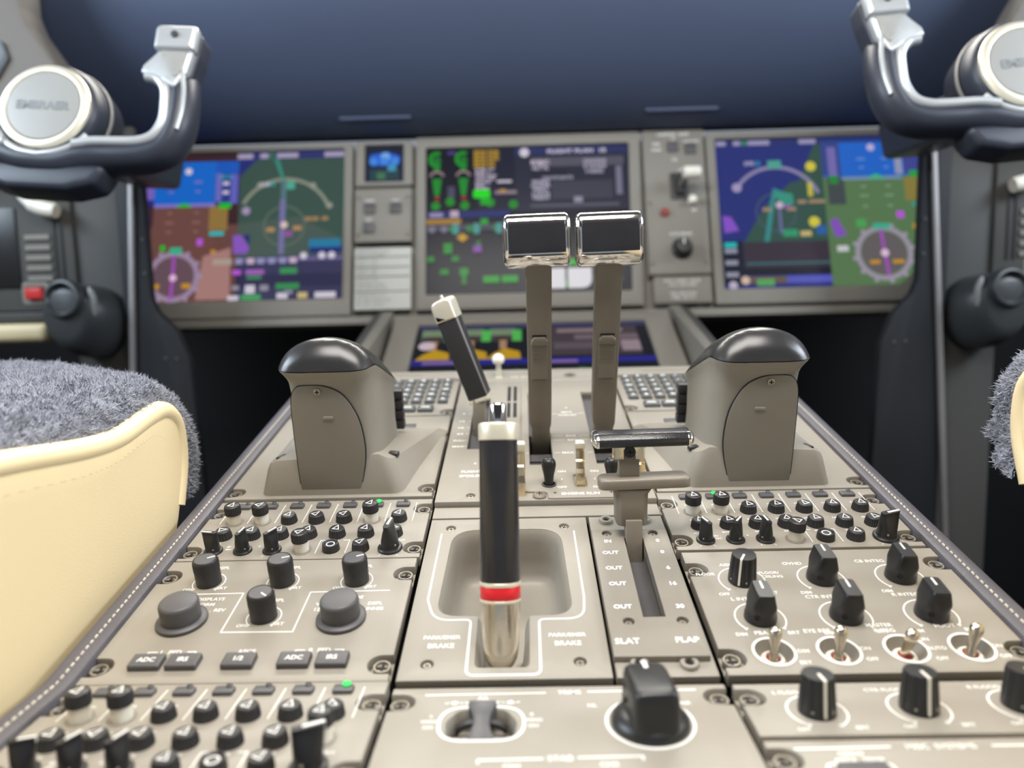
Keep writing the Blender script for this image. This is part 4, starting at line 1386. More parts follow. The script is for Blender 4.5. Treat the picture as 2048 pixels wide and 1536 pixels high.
keyboard('grey keyboard panel between the left palm rest and the black slab lever', 1)
keyboard('grey keyboard panel between the right thrust lever and the right palm rest', -1)

o = rpoly([(-222, 428.6), (-76, 428.6), (-75, 414), (75, 414), (76, 428.6), (222, 428.6), (222, 452), (-222, 452)], [1, 2, 2, 2, 2, 1, 3, 3], 3)
t = thing('forward_lip', 'beige lip closing the front of the pedestal below the lowest screen', 'panel', MID, base=(0, 438, 0))
part('lip_plate', MB().plate(o, -8, 2.6, [circ(33.8, 427.5, 5.0, 24)], 1.6, steps=3), 'panel_paint', t)
part('socket_ring', MB().lathe([(6.4, 2.5), (6.2, 3.3), (5.2, 3.5), (4.9, 2.4)], 28, T((33.8, 427.5, 0)), cap0=False, cap1=False), 'panel_dark', t)
part('socket', MB().lathe([(5.0, -4), (.01, -4)], 20, T((33.8, 427.5, 0))), 'void_black', t)
for a, b in ((-150, -117), (106, 152)):
    part('slot', MB().plate(rrect(a, b, 436.6, 439.4, 1.2), 2.4, 2.75, bevel=.1), 'lever_paint', t)
lettering(t, [('DIM', -22.0, 426.5, 4), ('BRT', -12, 426.5, 4)], z=2.66)
t = thing('ball_lever', 'short cream ball-headed lever standing on the front lip', 'lever', MID, base=(-37.8, 428, 2.6))
part('stem', MB().lathe([(3.4, 2.6), (2.7, 4), (2.4, 18)], 20, T((-37.8, 428, 0))), 'cream_metal', t)
part('ball', MB().lathe([(2.2, 16.5), (5.0, 17.6), (6.2, 20.2), (6.2, 22.2), (5.0, 25), (2.5, 26.6), (.01, 27)], 28, T((-37.8, 428, 0))), 'white_plastic', t)

# ================================================================ main instrument panel
PAN = T((0, 860, 163.2 + Z0)) @ RX(-16) @ RX(90)      # x right, y up the panel, z towards the seats


def lin(c):
    return tuple((x / 255 / 12.92 if x <= 10 else ((x / 255 + 0.055) / 1.055) ** 2.4) for x in c)


class Screen:
    """flat lit picture, drawn as thin coloured shapes, each a hair in front of the last"""

    def __init__(s, z):
        s.mb = MB()
        s.z = z

    def _n(s):
        s.z += 0.03
        return s.z

    def poly(s, pts, c):
        s.mb.fill([pts], s._n(), col=lin(c))

    def rect(s, x0, x1, y0, y1, c):
        z = s._n()
        s.mb.add([(x0, y0, z), (x1, y0, z), (x1, y1, z), (x0, y1, z)], [(0, 1, 2, 3)], None, lin(c))

    def disc(s, x, y, r, c):
        s.poly(circ(x, y, r, 28), c)

    def line(s, pts, w_, c, close=False):
        s.mb.stroke(pts, w_, s._n(), close=close, col=lin(c))

    def arc(s, x, y, r, a0, a1, w_, c):
        s.line(circ(x, y, r, 30, R(a0), R(a1), False), w_, c)

    def text(s, tx, x, y, sz, c, align='C', bold=.02, sx=1.0):
        s.mb.text(tx, x, y, sz, s._n(), align=align, col=lin(c), bold=bold, sx=sx)

    def done(s, parent):
        part('screen_picture', s.mb, 'screen_light', parent, colored=True)


WHT, GRN, CYN, MAG, YEL, AMB = (215, 208, 222), (20, 190, 40), (40, 190, 190), (190, 90, 220), (225, 215, 40), (205, 150, 30)
NAVY, BLK, GRY = (36, 44, 120), (16, 18, 30), (150, 145, 160)


def bezel(name, label, outline, hole, rnd, m='instrument_paint', frame=PAN, depth=14, group='flight displays'):
    b = [sum(p[0] for p in outline) / len(outline), min(p[1] for p in outline), 0]
    t = thing(name, label, 'display', frame, group, base=b)
    part('bezel', MB().plate(rpoly(outline, rnd, 4), -depth, 4, [rpoly(hole, 1.5, 3)], 2.0, steps=3), m, t)
    part('glass', MB().plate(inset(hole[::-1] if False else hole, -1.0), -6, -1.5, bevel=.2), 'black_gloss', t)
    return t


# ---- left flight display
t = bezel('flight_display', 'left wide screen, brown and blue attitude picture beside a green map', [(-600, -11), (-289.5, -11), (-289.5, 286), (-668, 286), (-668, 74)],
          [(-612, 18), (-303, 18), (-304, 277), (-652, 277), (-652, 60)], [6, 3, 3, 3, 8])
s = Screen(-1.4)
s.poly([(-611, 19), (-304, 19), (-305, 276), (-651, 276), (-651, 60)], (60, 34, 40))
lx = lambda cx: -650.5 + cx * 0.1917               # crop pixel to panel millimetres
ly = lambda cx, cy: 276.5 - (cy - 60) * 0.1978 + (1.0 - cx / 1843) * -10.0 + 9.0 * (1 - cx / 1843) * 0
s.poly([(-651, 150), (-480, 150), (-478, 19), (-611, 19), (-651, 60)], (108, 72, 66))
s.poly([(-622, 190), (-516, 190), (-520, 20), (-606, 20), (-622, 34)], (112, 74, 68))
s.poly([(-535, 96), (-490, 110), (-488, 22), (-545, 22)], (172, 128, 122))
s.rect(-622, -520, 186, 262, (22, 104, 205))
s.rect(-520, -481, 225, 262, (24, 90, 190))
s.rect(-651, -622, 186, 268, (40, 40, 130))
s.rect(-520, -481, 186, 240, (44, 54, 140))
s.rect(-640, -622, 196, 252, (120, 100, 190))
s.rect(-651, -624, 140, 184, (64, 40, 60))
s.rect(-621, -519, 182, 188, (130, 120, 200))
s.rect(-648, -636, 170, 186, GRN)
s.poly([(-586, 182), (-556, 182), (-571, 190)], GRN)
s.disc(-566, 245, 6, WHT)
for y, w_ in ((226, 14), (209, 8), (172, 8), (155, 14), (139, 8)):
    for x in (-594, -549):
        s.rect(x - w_ / 2, x + w_ / 2, y - 1.4, y + 1.4, (140, 120, 190) if y > 190 else (150, 110, 100))
s.rect(-528, -497, 140, 182, (148, 118, 62))
s.rect(-512, -492, 178, 188, GRN)
s.rect(-526, -502, 131, 138, CYN)
s.rect(-519, -509, 190, 240, (110, 110, 190))
s.rect(-494, -482, 186, 238, (100, 100, 190))
for y in (206, 222):
    s.rect(-507, -497, y - 3, y + 3, WHT)
s.text('1013', -502, 234, 10, CYN)
s.arc(-582, 62, 39, 0, 360, 9, (158, 138, 165))
s.disc(-582, 62, 33, (105, 82, 92))
for k in range(12):
    a = R(30 * k)
    s.line([(-582 + 40 * math.cos(a), 62 + 40 * math.sin(a)), (-582 + 48 * math.cos(a), 62 + 48 * math.sin(a))], 6, (165, 145, 172))
s.line([(-582, 100), (-584, 22)], 5, (170, 80, 190))
s.disc(-582, 60, 6, (235, 190, 225))
s.rect(-617, -604, 42, 50, AMB)
s.rect(-567, -553, 42, 50, AMB)
s.rect(-590, -570, 100, 112, (60, 180, 140))
s.rect(-606, -598, 106, 116, GRN)
s.rect(-546, -536, 114, 126, MAG)
s.rect(-522, -514, 100, 106, AMB)
s.rect(-518, -486, 80, 90, (175, 160, 150))
# map half
s.rect(-479, -304, 19, 276, (58, 84, 74))
s.poly([(-479, 262), (-452, 262), (-479, 232)], NAVY)
s.rect(-479, -304, 262, 276, (48, 52, 110))
for x0, x1 in ((-484, -458), (-446, -432), (-418, -382), (-338, -305)):
    s.rect(x0, x1, 264, 273, (170, 160, 185))
s.rect(-430, -422, 262, 276, (50, 110, 80))
s.poly([(-479, 150), (-380, 160), (-305, 120), (-305, 92), (-479, 92)], (74, 92, 84))
s.arc(-402, 148, 78, 22, 152, 6, (140, 145, 128))
s.arc(-402, 144, 34, 0, 360, 3, (96, 112, 100))
for a in (22, 55, 122):
    s.disc(-402 + 80 * math.cos(R(a)), 148 + 80 * math.sin(R(a)), 5.5, (150, 152, 140))
s.disc(-466, 172, 7, (165, 150, 185))
s.text('124', -436, 218, 11, WHT)
s.text('N', -424, 218, 11, CYN)
s.poly([(-422, 262), (-414, 262), (-402, 222), (-407, 222)], (60, 140, 125))
s.rect(-402, -386, 208, 222, (80, 170, 150))
s.rect(-409, -400, 148, 222, (88, 120, 128))
s.rect(-410, -401, 96, 190, (120, 115, 165))
s.disc(-402, 146, 6, (225, 200, 190))
s.rect(-431, -417, 134, 142, (180, 140, 95))
s.rect(-387, -373, 136, 144, (180, 140, 95))
s.rect(-402, -388, 126, 135, (150, 85, 165))
for x in (-362, -350, -334):
    s.rect(x - 6, x + 5, 152, 159, (160, 130, 90))
s.poly([(-486, 130), (-472, 130), (-458, 108), (-462, 98), (-484, 98)], (140, 90, 195))
s.poly([(-470, 130), (-458, 130), (-458, 112)], NAVY)
s.rect(-358, -305, 96, 108, NAVY)
s.rect(-360, -308, 106, 120, (36, 125, 165))
s.rect(-479, -304, 19, 92, (58, 58, 92))
s.rect(-479, -304, 40, 62, (48, 46, 78))
s.rect(-479, -304, 84, 90, (110, 100, 150))
for x in (-474, -455, -438, -420, -402, -385):
    s.rect(x - 6, x + 6, 80, 90, (205, 180, 200) if x % 2 else (150, 150, 190))
for x in (-368, -338, -322):
    s.disc(x, 92, 6, WHT)
for x0, x1, y0, y1, c in ((-484, -470, 62, 70, MAG), (-462, -432, 62, 70, (165, 100, 190)), (-406, -378, 62, 72, (60, 150, 85)), (-460, -436, 54, 60, (60, 140, 90)), (-412, -374, 36, 46, (55, 145, 80)), (-484, -472, 36, 44, GRY),
                         (-462, -446, 30, 44, WHT), (-438, -424, 34, 44, GRY), (-490, -472, 19, 27, WHT), (-468, -436, 19, 28, (70, 165, 95)), (-410, -392, 20, 30, WHT), (-398, -384, 28, 34, GRY), (-376, -360, 20, 30, (205, 185, 125)), (-348, -314, 20, 30, WHT)):
    s.rect(x0, x1, y0, y1, c)
s.done(t)

# ---- center display
t = bezel('flight_display', 'center wide screen, black engine pages with green dials, behind the chrome levers', [(-184, -6), (182, -6), (188, 292), (-184, 292)],
          [(-168, 20), (164, 20), (169, 273), (-168, 273)], 3)
s = Screen(-1.4)
s.rect(-167, 168, 20, 272, BLK)
s.rect(-20, 168, 160, 272, (42, 44, 60))
s.rect(-20, 168, 258, 272, (44, 52, 98))
s.rect(-84, -20, 160, 272, (30, 32, 50))
for x in (-150, -106):
    s.arc(x, 254, 11, 60, 300, 6, (30, 150, 40))
    s.disc(x, 252, 7, (25, 120, 40))
    s.rect(x - 5, x + 5, 232, 240, (25, 130, 40))
    s.arc(x, 220, 12, 20, 160, 4, (150, 130, 130))
    s.poly([(x - 8, 220), (x + 8, 220), (x + 4, 190), (x - 4, 190)], (25, 140, 40))
    s.rect(x - 3, x + 4, 182, 188, (170, 40, 40))
s.rect(-132, -118, 262, 268, (80, 60, 130))
s.rect(-132, -120, 186, 206, (75, 75, 95))
for x, y in ((-152, 172), (-128, 179), (-104, 172), (-62, 176), (-24, 172)):
    s.disc(x, y, 7.5, (25, 140, 35))
for k in range(5):
    s.text('ENG FAIL'[: 8 - (k > 2) * 2], -88, 266 - k * 6.4, 6.8, (190, 150, 40), 'L', bold=.06, sx=1.5)
for k in range(7):
    s.text(('FUEL LO', 'ELEC 1', 'HYD PMP', 'APU ON', 'DOOR', 'BRK', 'BLEED')[k], -86, 234 - k * 5.6, 5.8, (190, 180, 200), 'L', bold=.06, sx=1.45)
s.poly(rpoly([(-90, 184), (-62, 184), (-62, 199), (-90, 199)], 5, 4), (24, 225, 20))
s.rect(-78, -62, 172, 184, (25, 170, 35))
s.rect(-50, -26, 210, 214, WHT)
s.rect(-54, -18, 190, 196, (150, 130, 140))
s.rect(-46, -36, 194, 198, AMB)
s.disc(-4, 262, 8, WHT)
s.text('FLIGHT PLAN', 72, 263, 9.5, (200, 195, 215), bold=.05, sx=1.35)
s.text('1/2', 126, 263, 9.5, WHT, bold=.05)
s.rect(6, 160, 236, 252, (88, 86, 100))
s.text('KSJC', 22, 244, 10, (200, 190, 205), bold=.05, sx=1.5)
s.text('ALT FL', 22, 234, 9, (190, 180, 200), bold=.05)
for k in range(3):
    s.text(('250/FL350', '310/FL350', '1420Z'), 0, 0, 1, WHT) if False else s.text(('250/350', '310/350', '1420Z')[k], 112, 244 - k * 9, 9, (170, 165, 185), bold=.05, sx=1.3)
s.rect(5, 66, 219, 230, (34, 36, 50))
s.text('WAYPOINTS', 50, 216, 8, (160, 155, 175), bold=.05, sx=1.1)
s.rect(40, 140, 178, 210, (64, 64, 78))
for k in range(5):
    s.text(('MABXI', 'GOKER', 'PIPRA', 'LUKAS', 'TRENT')[k], 22, 210 - k * 7.2, 8, (180, 175, 195), bold=.05, sx=1.2)
s.rect(146, 156, 184, 234, (120, 118, 140))
s.rect(76, 90, 172, 182, (150, 145, 165))
s.rect(4, 150, 165, 170, (90, 90, 105))
s.rect(-167, -30, 150, 162, (30, 40, 105))
s.rect(-162, -140, 152, 160, (150, 140, 185))
s.rect(-128, -114, 151, 163, (190, 170, 190))
s.rect(-167, -110, 140, 149, (165, 125, 40))
s.rect(-167, -30, 128, 139, (70, 70, 90))
for x in (-158, -138, -124, -96, -84, -52):
    s.disc(x, 131, 6, (120, 115, 135) if x % 4 else (40, 130, 60))
for x in (-119, -85, -48):
    s.rect(x - 5, x + 5, 122, 140, (70, 150, 145))
s.poly([(-118, 116), (-108, 124), (-98, 116), (-108, 108)], (195, 150, 35))
s.rect(-78, -66, 138, 148, (25, 160, 45))
for x, y, w_, h_, c in ((-132, 98, 14, 18, (25, 140, 40)), (-160, 80, 12, 10, (25, 125, 40)), (-120, 80, 12, 10, (25, 125, 40)), (-138, 58, 14, 10, (25, 130, 40)), (-106, 58, 14, 12, (25, 140, 40)), (-106, 44, 8, 16, (25, 120, 40)), (-84, 96, 14, 12, (130, 70, 165)), (-82, 106, 8, 8, (25, 110, 40)),
                        (-62, 44, 26, 12, (25, 150, 35)), (-32, 44, 26, 12, (25, 150, 35)), (140, 72, 14, 12, (25, 140, 40)), (146, 40, 8, 8, (60, 60, 80))):
    s.rect(x - w_ / 2, x + w_ / 2, y - h_ / 2, y + h_ / 2, c)
s.rect(20, 100, 64, 76, (24, 170, 30))
s.rect(20, 34, 64, 76, (150, 140, 165))
s.rect(88, 100, 64, 76, (150, 140, 165))
s.disc(60, 70, 6, (165, 190, 170))
s.poly(rpoly([(20, 60), (20, 26), (100, 26), (100, 60)], [1, 22, 22, 1], 8), (225, 222, 228))
s.rect(57.5, 61.5, 26, 62, (20, 40, 30))
s.rect(57.5, 62, 30, 40, (24, 150, 40))
s.done(t)

# ---- right flight display
t = bezel('flight_display', 'right wide screen, blue map with a coast beside a green and blue attitude picture', [(296, -8), (606, -8), (668, 74), (668, 286), (296, 286)],
          [(311, 18), (592, 18), (652, 70), (652, 275), (311, 275)], [3, 6, 8, 3, 3])
s = Screen(-1.4)
s.poly([(311, 19), (591, 19), (651, 70), (651, 274), (311, 274)], (56, 70, 62))
s.rect(311, 483, 19, 274, (42, 52, 122))
s.poly([(474, 262), (484, 262), (484, 90), (345, 90), (385, 156), (430, 196), (446, 200)], (56, 86, 76))
s.rect(311, 483, 262, 274, (46, 54, 112))
for x0, x1 in ((314, 330), (342, 354), (366, 402), (450, 478)):
    s.rect(x0, x1, 264, 272, (160, 155, 190))
s.rect(356, 364, 264, 272, (60, 140, 90))
s.arc(406, 150, 74, 22, 150, 6, (145, 138, 175))
s.arc(404, 146, 32, 0, 360, 2.5, (74, 92, 110))
s.disc(343, 190, 8, (165, 155, 195))
s.text('090', 366, 232, 11, (185, 180, 210))
s.rect(376, 384, 227, 236, (50, 120, 170))
s.rect(396, 418, 222, 236, (80, 165, 150))
s.disc(466, 224, 8.5, (215, 205, 70))
s.rect(458, 466, 172, 196, (200, 190, 70))
s.poly([(380, 90), (388, 90), (404, 170), (430, 165), (424, 178), (402, 188), (392, 150)], (60, 140, 140))
s.poly([(400, 182), (432, 178), (434, 160), (418, 152)], (58, 150, 130))
for x in (390, 430, 448, 466, 478):
    s.rect(x - 8, x + 6, 148 if x < 440 else 160, 154 if x < 440 else 166, (165, 140, 110))
s.disc(410, 158, 6, (205, 185, 210))
s.rect(416, 428, 152, 158, (150, 90, 170))
s.rect(407, 412, 110, 150, (110, 110, 160))
s.poly([(316, 142), (330, 140), (342, 116), (318, 112)], (135, 85, 200))
s.disc(464, 128, 9, (215, 205, 70))
s.rect(412, 436, 104, 116, (55, 155, 110))
s.rect(440, 458, 104, 113, (200, 180, 120))
s.rect(466, 482, 106, 122, (50, 100, 165))
s.rect(311, 346, 24, 98, (30, 36, 52))
for y in (92, 82, 62, 42):
    s.rect(316, 336, y - 4, y + 4, (150, 150, 170) if y < 90 else CYN)
s.rect(346, 484, 40, 96, (62, 54, 66))
s.rect(350, 484, 58, 61, (60, 115, 118))
s.rect(346, 484, 40, 52, (36, 36, 48))
s.rect(340, 420, 26, 38, (105, 90, 80))
s.rect(412, 484, 26, 38, (88, 92, 190))
s.disc(326, 24, 7, (190, 180, 205))
s.disc(346, 32, 7, (215, 190, 170))
s.rect(364, 392, 22, 34, (95, 165, 95))
s.poly([(484, 19), (591, 19), (651, 70), (651, 204), (484, 204)], (92, 124, 84))
s.rect(484, 651, 204, 274, (38, 104, 205))
s.rect(484, 651, 264, 274, (42, 56, 120))
s.rect(484, 514, 206, 266, (56, 74, 140))
s.rect(494, 508, 204, 256, (120, 110, 180))
s.rect(490, 518, 156, 204, (70, 78, 80))
s.rect(494, 508, 192, 206, (40, 140, 60))
s.rect(514, 612, 198, 203, (120, 150, 190))
s.poly([(554, 200), (586, 200), (570, 208)], (60, 190, 110))
s.disc(566, 254, 6.5, (190, 180, 220))
for y, w_ in ((234, 14), (219, 7), (186, 8), (170, 14), (152, 8)):
    for x in (548, 588):
        s.rect(x - w_ / 2, x + w_ / 2, y - 1.3, y + 1.3, (120, 155, 215) if y > 200 else (140, 165, 135))
s.rect(602, 614, 206, 262, (150, 155, 185))
s.rect(616, 650, 206, 244, (66, 74, 150))
s.rect(624, 640, 200, 212, (50, 160, 75))
s.rect(614, 648, 160, 200, (140, 128, 66))
s.rect(622, 646, 150, 157, (70, 150, 135))
s.poly([(488, 128), (500, 134), (514, 104), (496, 100)], (135, 85, 190))
s.rect(496, 514, 76, 86, (205, 205, 210))
s.arc(570, 72, 42, 0, 360, 8, (160, 150, 168))
s.disc(570, 72, 36, (104, 98, 100))
for k in range(12):
    a = R(30 * k + 10)
    s.line([(570 + 43 * math.cos(a), 72 + 43 * math.sin(a)), (570 + 51 * math.cos(a), 72 + 51 * math.sin(a))], 6, (165, 155, 172))
s.line([(568, 112), (574, 34)], 5, (165, 85, 190))
s.disc(571, 72, 6.5, (225, 195, 220))
s.rect(546, 562, 54, 60, AMB)
s.rect(582, 600, 54, 60, AMB)
s.rect(556, 584, 112, 122, (70, 175, 145))
s.rect(530, 546, 116, 130, (80, 165, 90))
s.rect(596, 608, 130, 142, MAG)
s.rect(620, 630, 112, 120, AMB)
s.done(t)

# ---- standby display, button panel, placard left of center
t = bezel('standby_display', 'small square blue screen in the column left of the center display', [(-285, 208), (-190, 208), (-190, 287), (-285, 287)], [(-270, 216), (-205, 216), (-205, 281), (-270, 281)], 3, group=None)
s = Screen(-1.4)
s.rect(-269, -206, 217, 280, (30, 36, 58))
s.poly(rpoly([(-262, 246), (-214, 246), (-210, 262), (-232, 270), (-262, 266)], 6, 4), (40, 100, 215))
s.disc(-236, 262, 8, (120, 175, 235))
for x in (-256, -238, -220):
    s.disc(x, 254, 7, (70, 140, 230))
s.rect(-262, -212, 220, 240, (44, 70, 76))
s.rect(-250, -236, 222, 234, (70, 120, 85))
s.rect(-232, -218, 236, 248, (70, 150, 190))
s.done(t)
t = panel('button_panel', 'small beige panel with three dark square buttons below the small screen', PAN, -284, -191, 111, 203, (), (), m='instrument_paint', screws=((-278, 186), (-197, 186), (-278, 122), (-197, 122)), top=5)
for x, y in ((-260, 168), (-217, 168), (-261, 135)):
    mb = MB().plate(rrect(x - 9, x + 9, y - 9, y + 9, 1.5), 5, 8.5, bevel=1)
    part('push_button', mb, 'grey_plastic', t)
lettering(t, [('WARN', -260, 182, 5), ('CAUT', -217, 182, 5), ('TEST', -261, 149, 5)], z=5.1)
t = solo('instruction_placard', MB().plate(rrect(-46, 46, 0, 104, 1), 0, 4, bevel=.5), 'placard', 'pale printed placard low in the column left of the center display', 'placard', PAN @ T((-237.5, -3, 1)))
mb = MB()
for k, y in enumerate((97, 91, 84, 76, 66, 60, 50, 42, 36, 24, 16, 9)):
    mb.text(('OPERATION LIMITS', 'MAX FLAP SPEED', 'SLAT 1   230', 'FLAP 1   215', 'SLAT 2   205', 'FLAP 2   200', 'FULL 30  180', 'LANDING GEAR', 'VLO  250  VLE 250', 'MANEUVER 2.5 G', 'NO SPIN APPROVED', 'IFR  DAY  NIGHT')[k], -42, y, 5.4, 4.05, align='L', sx=1.15)
for y in (88, 71, 55, 30):
    mb.box(-44, 44, y - 1.1, y + 1.1, 4.0, 4.1)
part('print', mb, 'placard_ink', t)

# ---- landing gear panel and placard right of center
t = panel('landing_gear_panel', 'beige panel with a round dark knob and a pale-tipped lever right of center', PAN, 192, 292, 44, 292, (), (), m='instrument_paint', top=4, screws=((198, 60), (284, 60), (198, 164), (284, 164)))
mb = MB().lathe([(17, 4), (17, 8), (14, 10), (13, 22), (11, 24), (.01, 24.5)], 40, T((246, 86, 0)), flute=(12, 1.0, 9, 23))
kn = part('rotary_knob', mb, 'black_plastic', t)
part('pointer_line', MB().box(245, 247, 88, 97, 24.3, 24.9), 'white_paint', kn)
mb = MB().plate(rrect(233, 262, 170, 216, 4), 4, 6, bevel=.5).box(240, 257, 176, 210, 6, 12, taper=3)
lv = part('gear_gate', mb, 'black_plastic', t)
part('gear_lever', MB().tube([(249, 192, 8), (252, 195, 26), (256, 198, 40)], [4.5, 4.5, 5], 14), 'lever_paint', lv)
part('gear_wheel', MB().lathe([(9, -13), (10, -11), (10, 11), (9, 13), (.01, 13)], 28, T((260, 198, 44)) @ RY(90)), 'white_plastic', lv)
part('pull_knob', MB().lathe([(6, 4), (5, 10), (7, 14), (6, 18), (.01, 19)], 24, T((266, 166, 0))), 'white_plastic', t)
part('release_button', MB().lathe([(7, 4), (7, 8), (6, 9), (.01, 9.2)], 24, T((222, 148, 0))), 'red_seat', t)
for x, y in ((241, 262), (270, 258)):
    part('push_button', MB().plate(rrect(x - 9, x + 9, y - 9, y + 9, 1.5), 4, 7, bevel=.8), 'grey_plastic', t)
lettering(t, [('LANDING  GEAR', 243, 285, 7), ('TERR', 214, 268, 6), ('INHIB', 214, 258, 6), ('G/S', 242, 277, 5), ('FLAP OVRD', 272, 272, 5), ('SYS', 243, 240, 6), ('UP', 252, 222, 6), ('DN', 270, 152, 6), ('AUTO BRAKE', 246, 112, 6)], z=4.1)
t = solo('speed_placard', MB().plate(rrect(-46, 46, 0, 44, 1), 0, 4, bevel=.5), 'instrument_paint', 'beige lettered placard under the round dark knob right of center', 'placard', PAN @ T((244, -4, 1)))
mb = MB()
for k, y in enumerate((37, 30, 16, 9)):
    mb.text(('MAX SPEED GEAR', 'VLO 250 KIAS', 'VLE 250 KIAS', 'TIRE 195 KT'), 0, 0, 1, 4) if False else mb.text(('MAX SPEED GEAR', 'VLO 250 KIAS', 'VLE 250 KIAS', 'TIRE 195 KT')[k], 0, y, 6.2, 4.1, sx=1.2)
part('print', mb, 'white_paint', t)

# ---- panel backing and the glareshield
t = thing('instrument_panel', 'wide beige panel wall that carries the screens under the glareshield', 'panel', PAN, base=(0, -20, -16))
part('backing', MB().box(-690, 690, -24, 282, -34, -18), 'instrument_paint', t)
part('lower_rail', MB().box(-604, 604, -26, -12.4, -20, 3), 'instrument_paint', t, bevel=2)
for x0, x1 in ((-289, -184.6), (188.6, 295.4)):
    part('column_filler', MB().box(x0, x1, -11, 285, -18, -14.6), 'instrument_paint', t)
gp = [(966, 448), (938, 448), (926, 450), (904, 460), (880, 474), (856, 492), (833, 514), (812, 538), (793, 564), (777, 592), (765, 620), (760, 646), (763, 662), (772, 674), (900, 690), (1230, 700), (1230, 640), (980, 620)]
XS = [(-780, 1.0), (-500, 1.0), (-250, 1.0), (0, 1.0), (250, 1.0), (500, 1.0), (780, 1.0)]
mb = MB().loft([[(x, y, z) for y, z in gp] for x, _ in XS])
t = thing('glareshield', 'dark blue-grey glareshield overhanging the screens across the top of the view', 'glareshield', WORLD, base=(0, 938, 438))
part('hood', mb, 'glareshield_skin', t)
for x in (-242, 248):
    part('sensor_box', MB().box(x - 58, x + 58, 888, 912, 464.5, 480), 'glareshield_skin', t, bevel=2)

# ---- lower display between the main panel and the pedestal
LOW = T((0, 600, 61 + Z0)) @ RX(25.4)
t = bezel('flight_display', 'lowest screen, tilted back behind the lever group, showing yellow and white symbols', [(-203, -70), (203, -70), (203, 200), (-203, 200)], [(-166, -54), (166, -54), (166, 178), (-166, 178)], 4, frame=LOW, depth=22)
s = Screen(-1.4)
s.rect(-165, 165, -53, 177, (18, 20, 26))
s.rect(-165, 165, 166, 177, (48, 50, 92))
for x in (-140, -88, -42):
    s.rect(x - 20, x + 20, 128, 164, (60, 66, 62))
    s.rect(x - 18, x + 18, 144, 164, (115, 135, 105))
    s.disc(x, 132, 12, (60, 48, 46))
    s.rect(x - 4, x + 6, 104, 130, (165, 130, 100))
    s.poly([(x - 22, 76), (x + 26, 76), (x + 24, 96), (x + 4, 106), (x - 12, 92)], (190, 150, 20))
for x in (-118, -22, -66):
    s.rect(x - 6, x + 7, 126, 160, (80, 180, 80))
s.disc(-148, 116, 12, (205, 185, 195))
s.rect(-165, 165, 62, 76, (34, 34, 135))
s.rect(-150, -96, 64, 72, (130, 100, 160))
s.rect(20, 150, 82, 164, (66, 58, 62))
s.rect(36, 130, 148, 158, (140, 120, 125))
s.rect(60, 150, 126, 140, (112, 96, 104))
s.rect(30, 140, 100, 118, (92, 80, 88))
s.rect(124, 150, 92, 122, (150, 130, 138))
s.rect(20, 60, 62, 70, (130, 100, 170))
s.poly([(-120, 20), (-20, 44), (60, 46), (140, 30), (140, 0), (-120, 0)], (120, 115, 122))  # reflection of the pedestal in the glass, painted into the picture
s.line([(-125, 20), (-20, 46)], 2, (90, 150, 90))  # green fringe along the painted reflection, both sides
s.line([(60, 48), (144, 32)], 2, (90, 150, 90))
s.done(t)
for sg in (-1, 1):
    mb = MB()
    a = [(216, 838, 176), (238, 838, 176), (238, 838, -500), (216, 838, -500)]
    b = [(206, 520, 32), (226, 520, 32), (226, 520, -500), (206, 520, -500)]
    mb.loft([[(sg * p[0], p[1], p[2]) for p in a], [(sg * p[0], p[1], p[2]) for p in b]])
    part('side_cheek', mb, 'instrument_paint', t) if False else None
t = thing('display_housing', 'beige sloping cheeks and dark struts on both sides of the lowest screen', 'housing', WORLD, base=(0, 640, -600))
for sg in (-1, 1):
    mb = MB()
    a = [(214.5, 830, 158), (232, 830, 158), (232, 830, -590), (214.5, 830, -590)]
    b = [(204.5, 470, 90), (216, 470, 90), (216, 470, -590), (204.5, 470, -590)]
    mb.loft([[(sg * p[0], p[1], p[2]) for p in a], [(sg * p[0], p[1], p[2]) for p in b]])
    part('cheek', mb, 'instrument_paint', t, bevel=1)
    mb = MB()
    a = [(232.5, 835, 160), (250, 835, 150), (250, 835, -590), (232.5, 835, -590)]
    b = [(216.5, 470, 92), (226, 470, 86), (226, 470, -590), (216.5, 470, -590)]
    mb.loft([[(sg * p[0], p[1], p[2]) for p in a], [(sg * p[0], p[1], p[2]) for p in b]])
    part('strut', mb, 'outboard_grey', t, bevel=1)
part('front_board', MB().box(-204, 204, 452, 470, -590, 60), 'void_black', t)

